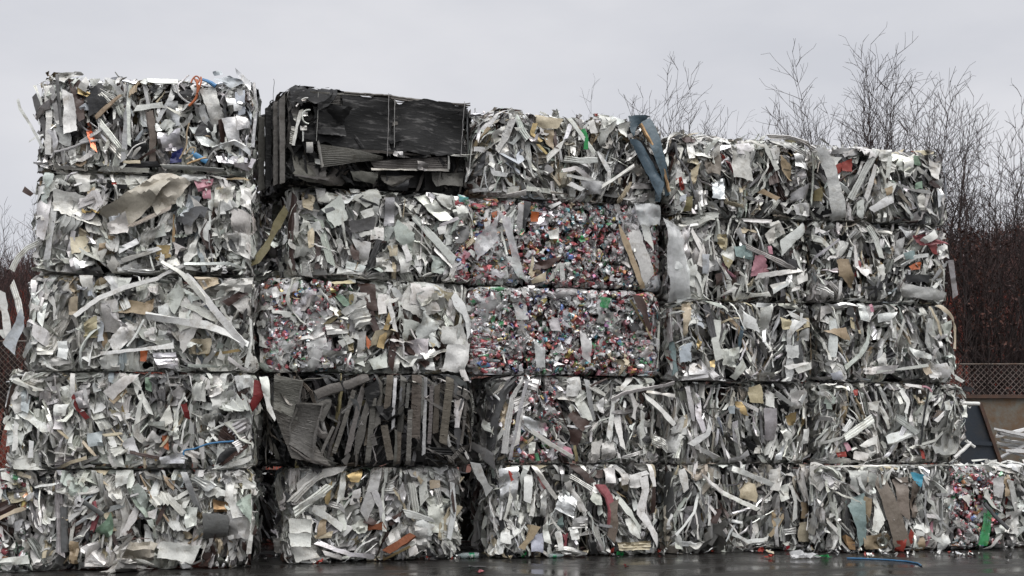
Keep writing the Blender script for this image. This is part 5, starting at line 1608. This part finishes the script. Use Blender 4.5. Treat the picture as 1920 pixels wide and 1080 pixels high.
def fillbar(k, pts, w, prof):
    P = np.array(pts); V, Q = strip(P, w, prof, roll=R.uniform(-.3, .3), crush=.04, rough=.003)
    mb = MB(); b0 = P.mean(0); mb.add(V - b0, Q, np.array((.78, .78, .77)) * R.uniform(.85, 1.03))
    o = mb.build('metal_bar', [M_BAR], None, b0); return o
rows = [((1866, 803), (1925, 812)), ((1872, 812), (1925, 820)), ((1880, 822), (1925, 829)), ((1876, 833), (1925, 838)), ((1870, 828), (1925, 845)), ((1884, 845), (1925, 847)), ((1876, 856), (1925, 832)), ((1868, 818), (1925, 804)), ((1875, 840), (1925, 853))]
for k, (a, b) in enumerate(rows):
    Yb = YS + .25 + .13 * (k % 5)
    A = at(*a, Yb); Bq = at(*b, Yb + .1); Bq = A + (Bq - A) * 2.4
    o = fillbar(k, [A, (A + Bq) / 2 + R.normal(0, .01, 3), Bq], R.uniform(.06, .09), 'b' if k % 2 else 'U')
    tag(o, 'white aluminium bar in the loose pile inside the steel skip', 'metal bar', 'white bars piled in the skip')
# shredded pile the bars lie on, darkened in colour to stand for their shadows
mb = MB()
for _ in range(260):
    x = R.uniform(pB[0] + .15, 10.4); y = R.uniform(YS + .15, YS + 1.5); z = R.uniform(.4, zf - .16 + .06 * (y - YS))
    L = R.uniform(.1, .45); V, Q = strip(np.column_stack([np.linspace(-.5, .5, 3) * L, R.normal(0, .03, 3), R.normal(0, .03, 3)]), R.uniform(.02, .07), 'f', roll=R.normal(0, 1))
    V = V @ rotm(R.uniform(0, 3), R.normal(0, .5), R.normal(0, .5)).T
    mb.add(V + [x, y, z], Q, np.array((.34, .33, .31)) * R.uniform(.3, 1.2))
V, Q = sheet([(0, 0), (10.5 - pB[0], 0), (10.5 - pB[0], 1.4), (0, 1.4)], cr=.05, folds=0)
mb.add(V * [1, 1, .4] + [pB[0] + .05, YS + .12, zf - .25], Q, (.06, .06, .06))
o = mb.build('loose_scrap', [M_BAR]); tag(o, kind='stuff')

# ---------------------------------------------------------------- litter on the wet ground
def gpt(x, y):
    d = ray(x, y); t = -EYE[2] / d[2]; return EYE + d * t
def lathe(prof, k=14):
    th = np.arange(k) * 2 * PI / k
    V = np.array([[r * math.cos(a), r * math.sin(a), z] for z, r in prof for a in th]); return V, gridq(len(prof), k, True)
def clear_mat(name, col, alpha):
    m, nt, ns, ln = nodes(name); out = N(ns, 'ShaderNodeOutputMaterial'); b = N(ns, 'ShaderNodeBsdfPrincipled'); tr = N(ns, 'ShaderNodeBsdfTransparent'); mx = N(ns, 'ShaderNodeMixShader')
    no = N(ns, 'ShaderNodeTexNoise'); no.inputs['Scale'].default_value = 30; mr = N(ns, 'ShaderNodeMapRange'); mr.inputs[3].default_value = alpha - .15; mr.inputs[4].default_value = alpha + .25
    ln.new(no.outputs['Fac'], mr.inputs[0]); ln.new(mr.outputs[0], mx.inputs[0])
    b.inputs['Base Color'].default_value = (*col, 1); b.inputs['Roughness'].default_value = .12; tr.inputs['Color'].default_value = (.9, .94, .93, 1)
    ln.new(tr.outputs[0], mx.inputs[1]); ln.new(b.outputs[0], mx.inputs[2]); ln.new(mx.outputs[0], out.inputs[0]); return m
M_CLEAR = clear_mat('clear_plastic', (.42, .48, .48), .4)
M_GRN = clear_mat('green_plastic', (.02, .22, .10), .75)
M_RED = plain_mat('red_can_paint', (.50, .02, .035), (.62, .30, .30), 24, .3, .3, .3, lo=.55, hi=.66)
M_TIN = plain_mat('tin', (.7, .7, .7), (.5, .5, .5), 20, .3, 1, .3)
M_HOSE = plain_mat('blue_hose_plastic', (.03, .12, .25), (.05, .17, .31), 12, .35, 0, .1)
def bottle(label, px, py, rz, L=.26, r=.036, m=None, cap=None, band=None):
    p = gpt(px, py); e = empty('plastic_bottle', (p[0], p[1], 0), rz); tag(e, label, 'bottle')
    prof = [(-L / 2, .3 * r), (-L / 2, .9 * r), (-L * .44, r), (-L * .1, .93 * r), (0, r), (L * .22, r * .95), (L * .36, .55 * r), (L * .42, .36 * r), (L * .46, .36 * r)]
    V, Q = lathe(prof); V = V + R.normal(0, .0022, V.shape); V = V[:, [2, 1, 0]]; V[:, 2] *= .8; V[:, 2] -= V[:, 2].min() - .001
    mb = MB(); mb.add(V, Q, (1, 1, 1)); bo = mb.build('body', m or M_CLEAR, e, sharp=40, colattr=False)
    zc = r * .8
    if cap:
        V, Q = lathe([(L * .44, .01), (L * .44, .46 * r), (L * .5, .46 * r), (L * .5, .01)]); V = V[:, [2, 1, 0]]; V[:, 2] += zc - .0
        mb = MB(); mb.add(V, Q, (1, 1, 1)); mb.build('cap', cap, e, sharp=40, colattr=False)
    if band:
        V, Q = lathe([(-L * .3, r * 1.03), (-L * .06, r * .99)]); V = V[:, [2, 1, 0]]; V[:, 2] *= .8; V[:, 2] += zc
        mb = MB(); mb.add(V, Q, (1, 1, 1)); mb.build('label_band', band, e, sharp=40, colattr=False)
    return e
bottle('clear plastic bottle with a green band lying on the wet ground below the second stack', 876, 1047, PI + .2, .28, .042, cap=M_TIN, band=M_GRN)
bottle('small green plastic bottle lying at the foot of the third stack', 927, 1038, .9, .2, .035, m=M_GRN, cap=M_GRN)
bottle('flattened greenish clear bottle below the fluted shiny sheet', 1044, 1046, .3, .2, .03, band=M_GRN)
def litter_can(label, px, py, rz, sc=1.5):
    p = gpt(px, py); e = empty('drink_can', (p[0], p[1], 0), rz); tag(e, label, 'can')
    V, Q = can(); V = V @ rotm(0, 1.2, .3).T * sc; dz = V[:, 2].min(); V[:, 2] -= dz - .002
    mb = MB(); mb.add(V, Q, (1, 1, 1)); mb.build('body', M_RED, e, sharp=35, colattr=False)
    W, Q2 = lathe([(-.059, .012), (-.0595, .03), (-.056, .034)], 8); W = W @ rotm(0, 1.2, .3).T * sc * .9; W[:, 2] -= dz - .002
    mb = MB(); mb.add(W, Q2, (1, 1, 1)); mb.build('lid', M_TIN, e, sharp=35, colattr=False)
litter_can('crushed red can on the ground between the third and fourth stacks', 1285, 1031, .4, 1.45)
litter_can('small red can lying at the foot of the fourth stack', 1475, 1033, 2.2, 1.0)
def hose(label, pts, r, m, name='hose', cat='hose'):
    P = np.array([gpt(*p) for p in pts]); P[:, 2] = r
    b0 = np.append(P.mean(0)[:2], 0); V, Q = strip(P - b0, 2 * r, 't', crush=.02, rough=.001, step=.03)
    mb = MB(); mb.add(V, Q, (1, 1, 1)); o = mb.build(name, m, None, b0, colattr=False); tag(o, label, cat); return o
hose('thin blue hose lying on the wet ground before the bottom right bale', [(1588, 1048), (1620, 1049), (1660, 1051), (1700, 1054), (1722, 1058), (1728, 1063)], .010, M_HOSE)
def flake(label, px, py, size, key, cat='scrap piece', name='scrap_piece', cr=.5, rz=0., ribs=0, flat=.5):
    p = gpt(px, py); h = np.array([[-.5, -.5], [.5, -.5], [.5, .5], [-.5, .5]]) * size + R.normal(0, .03, (4, 2))
    V, Q = sheet(h, cr=cr, folds=1, step=.03, ribs=ribs); V[:, 2] = np.abs(V[:, 2]) * flat; V[:, 2] += .006 - V[:, 2].min()
    V = V @ rotm(rz, 0, 0).T
    m, rgb, _ = PAL[key]; mb = MB(); mb.add(V, Q, rgb, m); o = mb.build(name, MATS, None, (p[0], p[1], 0)); tag(o, label, cat); return o
flake('crumpled pale plastic lying on the ground before the fourth stack', 1508, 1047, (.34, .22), 'fm', 'plastic scrap', 'plastic_scrap', .6)
flake('faded green plastic scrap beside the crumpled pale plastic', 1540, 1046, (.15, .1), 'gf', 'plastic scrap', 'plastic_scrap', .6)
flake('red scrap lying alone on the ground in front of the fourth stack', 1446, 1046, (.1, .1), 'rd')
flake('dark lump of scrap on the ground below the third stack', 897, 1064, (.2, .12), 'dg', cr=.3)
flake('dull pink scrap at the lower edge below the clear bottle', 905, 1076, (.11, .1), 'pr')
flake('small red scrap at the lower edge below the third stack', 1170, 1063, (.07, .07), 'dr')
flake('pale scrap of foil on the ground below the rusty bits', 808, 1047, (.14, .1), 'fo')
flake('red and white film scrap under the pinkish red strip', 1095, 1041, (.3, .12), 'pr', 'plastic scrap', 'plastic_scrap', .6)
flake('orange scrap at the foot of the third stack', 1122, 1037, (.12, .09), 'or')
flake('white crumpled scrap beside the red can', 1318, 1031, (.3, .14), 'w2')
flake('grey foil scrap at the foot of the fourth stack below the tan box', 1425, 1036, (.28, .12), 'fo')
flake('white flattened scrap before the square cream pad', 1515, 1030, (.35, .12), 'w2')
flake('long pale shred on the ground below the second stack', 760, 1050, (.3, .07), 'lg')
flake('red scrap at the foot of the fourth stack beside the white shred', 1465, 1030, (.13, .08), 'rd')
# fine debris under the stacks, uncountable crumbs
mb = MB()
for _ in range(130):
    x = R.uniform(480, 1900); yb = np.interp(x, [0, 474, 500, 880, 900, 1240, 1540, 1560, 1920], [1066, 1056, 1050, 1046, 1042, 1036, 1032, 1042, 1042]); y = yb + abs(R.normal(0, 5)) - 3
    p = gpt(x, y); s = R.uniform(.015, .055); h = np.array([[-.5, -.5], [.5, -.5], [.5, .5], [-.5, .5]]) * s * [R.uniform(1, 2.5), 1]
    V, Q = sheet(h, cr=.5, folds=1, step=.05); V[:, 2] += .004 - V[:, 2].min(); V = V @ rotm(R.uniform(0, 3), 0, 0).T
    key = R.choice(['wh', 'w2', 'lg', 'gr', 'fo', 'dg', 'rd', 'cr', 'gn'], p=[.08, .14, .15, .2, .07, .2, .07, .07, .02])
    m, rgb, _ = PAL[key]; mb.add(V + [p[0], p[1], 0], Q, rgb, m)
o = mb.build('metal_crumbs', MATS); o['kind'] = 'stuff'

# ================================================================ overcast daylight
SUN_EL, SUN_AZ = math.radians(58), math.radians(150)     # azimuth clockwise from +Y (the view direction): high, behind the camera
w = bpy.data.worlds.new('World'); scene.world = w; w.use_nodes = True
nt = w.node_tree; ns = nt.nodes; ln = nt.links; ns.clear()
out = N(ns, 'ShaderNodeOutputWorld'); bg = N(ns, 'ShaderNodeBackground'); sky = N(ns, 'ShaderNodeTexSky', sky_type='NISHITA')
sky.sun_disc = False; sky.sun_elevation = SUN_EL; sky.sun_rotation = SUN_AZ; sky.air_density = 1; sky.dust_density = 3; sky.ozone_density = 1
tc = N(ns, 'ShaderNodeTexCoord'); sp = N(ns, 'ShaderNodeSeparateXYZ'); ln.new(tc.outputs['Generated'], sp.inputs[0])
mp = N(ns, 'ShaderNodeMapping'); mp.inputs['Scale'].default_value = (1, 1, 2.6); ln.new(tc.outputs['Generated'], mp.inputs[0])
no = N(ns, 'ShaderNodeTexNoise'); no.inputs['Scale'].default_value = 3.6; no.inputs['Detail'].default_value = 6; no.inputs['Roughness'].default_value = .5
ln.new(mp.outputs[0], no.inputs['Vector'])
cl = N(ns, 'ShaderNodeValToRGB'); e0, e1 = cl.color_ramp.elements
e0.position = .32; e0.color = (5.55, 5.68, 6.15, 1); e1.position = .68; e1.color = (6.85, 6.87, 7.2, 1)
ln.new(no.outputs['Fac'], cl.inputs[0])
up = N(ns, 'ShaderNodeMapRange'); up.inputs[1].default_value = .35; up.inputs[2].default_value = 1; up.inputs[3].default_value = 1; up.inputs[4].default_value = 2.6
ln.new(sp.outputs['Z'], up.inputs[0])
mu = N(ns, 'ShaderNodeVectorMath', operation='SCALE'); ln.new(cl.outputs[0], mu.inputs[0]); ln.new(up.outputs[0], mu.inputs['Scale'])
hs = N(ns, 'ShaderNodeHueSaturation'); hs.inputs['Saturation'].default_value = .25; ln.new(sky.outputs[0], hs.inputs['Color'])
mx = N(ns, 'ShaderNodeMix', data_type='RGBA'); mx.inputs[0].default_value = .1; ln.new(mu.outputs[0], mx.inputs[6]); ln.new(hs.outputs[0], mx.inputs[7])
ln.new(mx.outputs[2], bg.inputs['Color']); bg.inputs['Strength'].default_value = .1
ln.new(bg.outputs[0], out.inputs[0])
sun = bpy.data.lights.new('sun', 'SUN'); sun.energy = 1.5; sun.angle = math.radians(60); sun.color = (1, .97, .92)
so = bpy.data.objects.new('sun', sun); COL.objects.link(so)
dv = Vector((math.sin(SUN_AZ) * math.cos(SUN_EL), math.cos(SUN_AZ) * math.cos(SUN_EL), math.sin(SUN_EL)))
so.rotation_euler = dv.to_track_quat('Z', 'Y').to_euler(); so.location = dv * 60
vs = scene.view_settings; vs.view_transform = 'Standard'; vs.look = 'None'; vs.exposure = .22; vs.gamma = 1; vs.use_curve_mapping = False
scene.cycles.max_bounces = 6; scene.cycles.transparent_max_bounces = 8; scene.cycles.caustics_reflective = False; scene.cycles.caustics_refractive = False
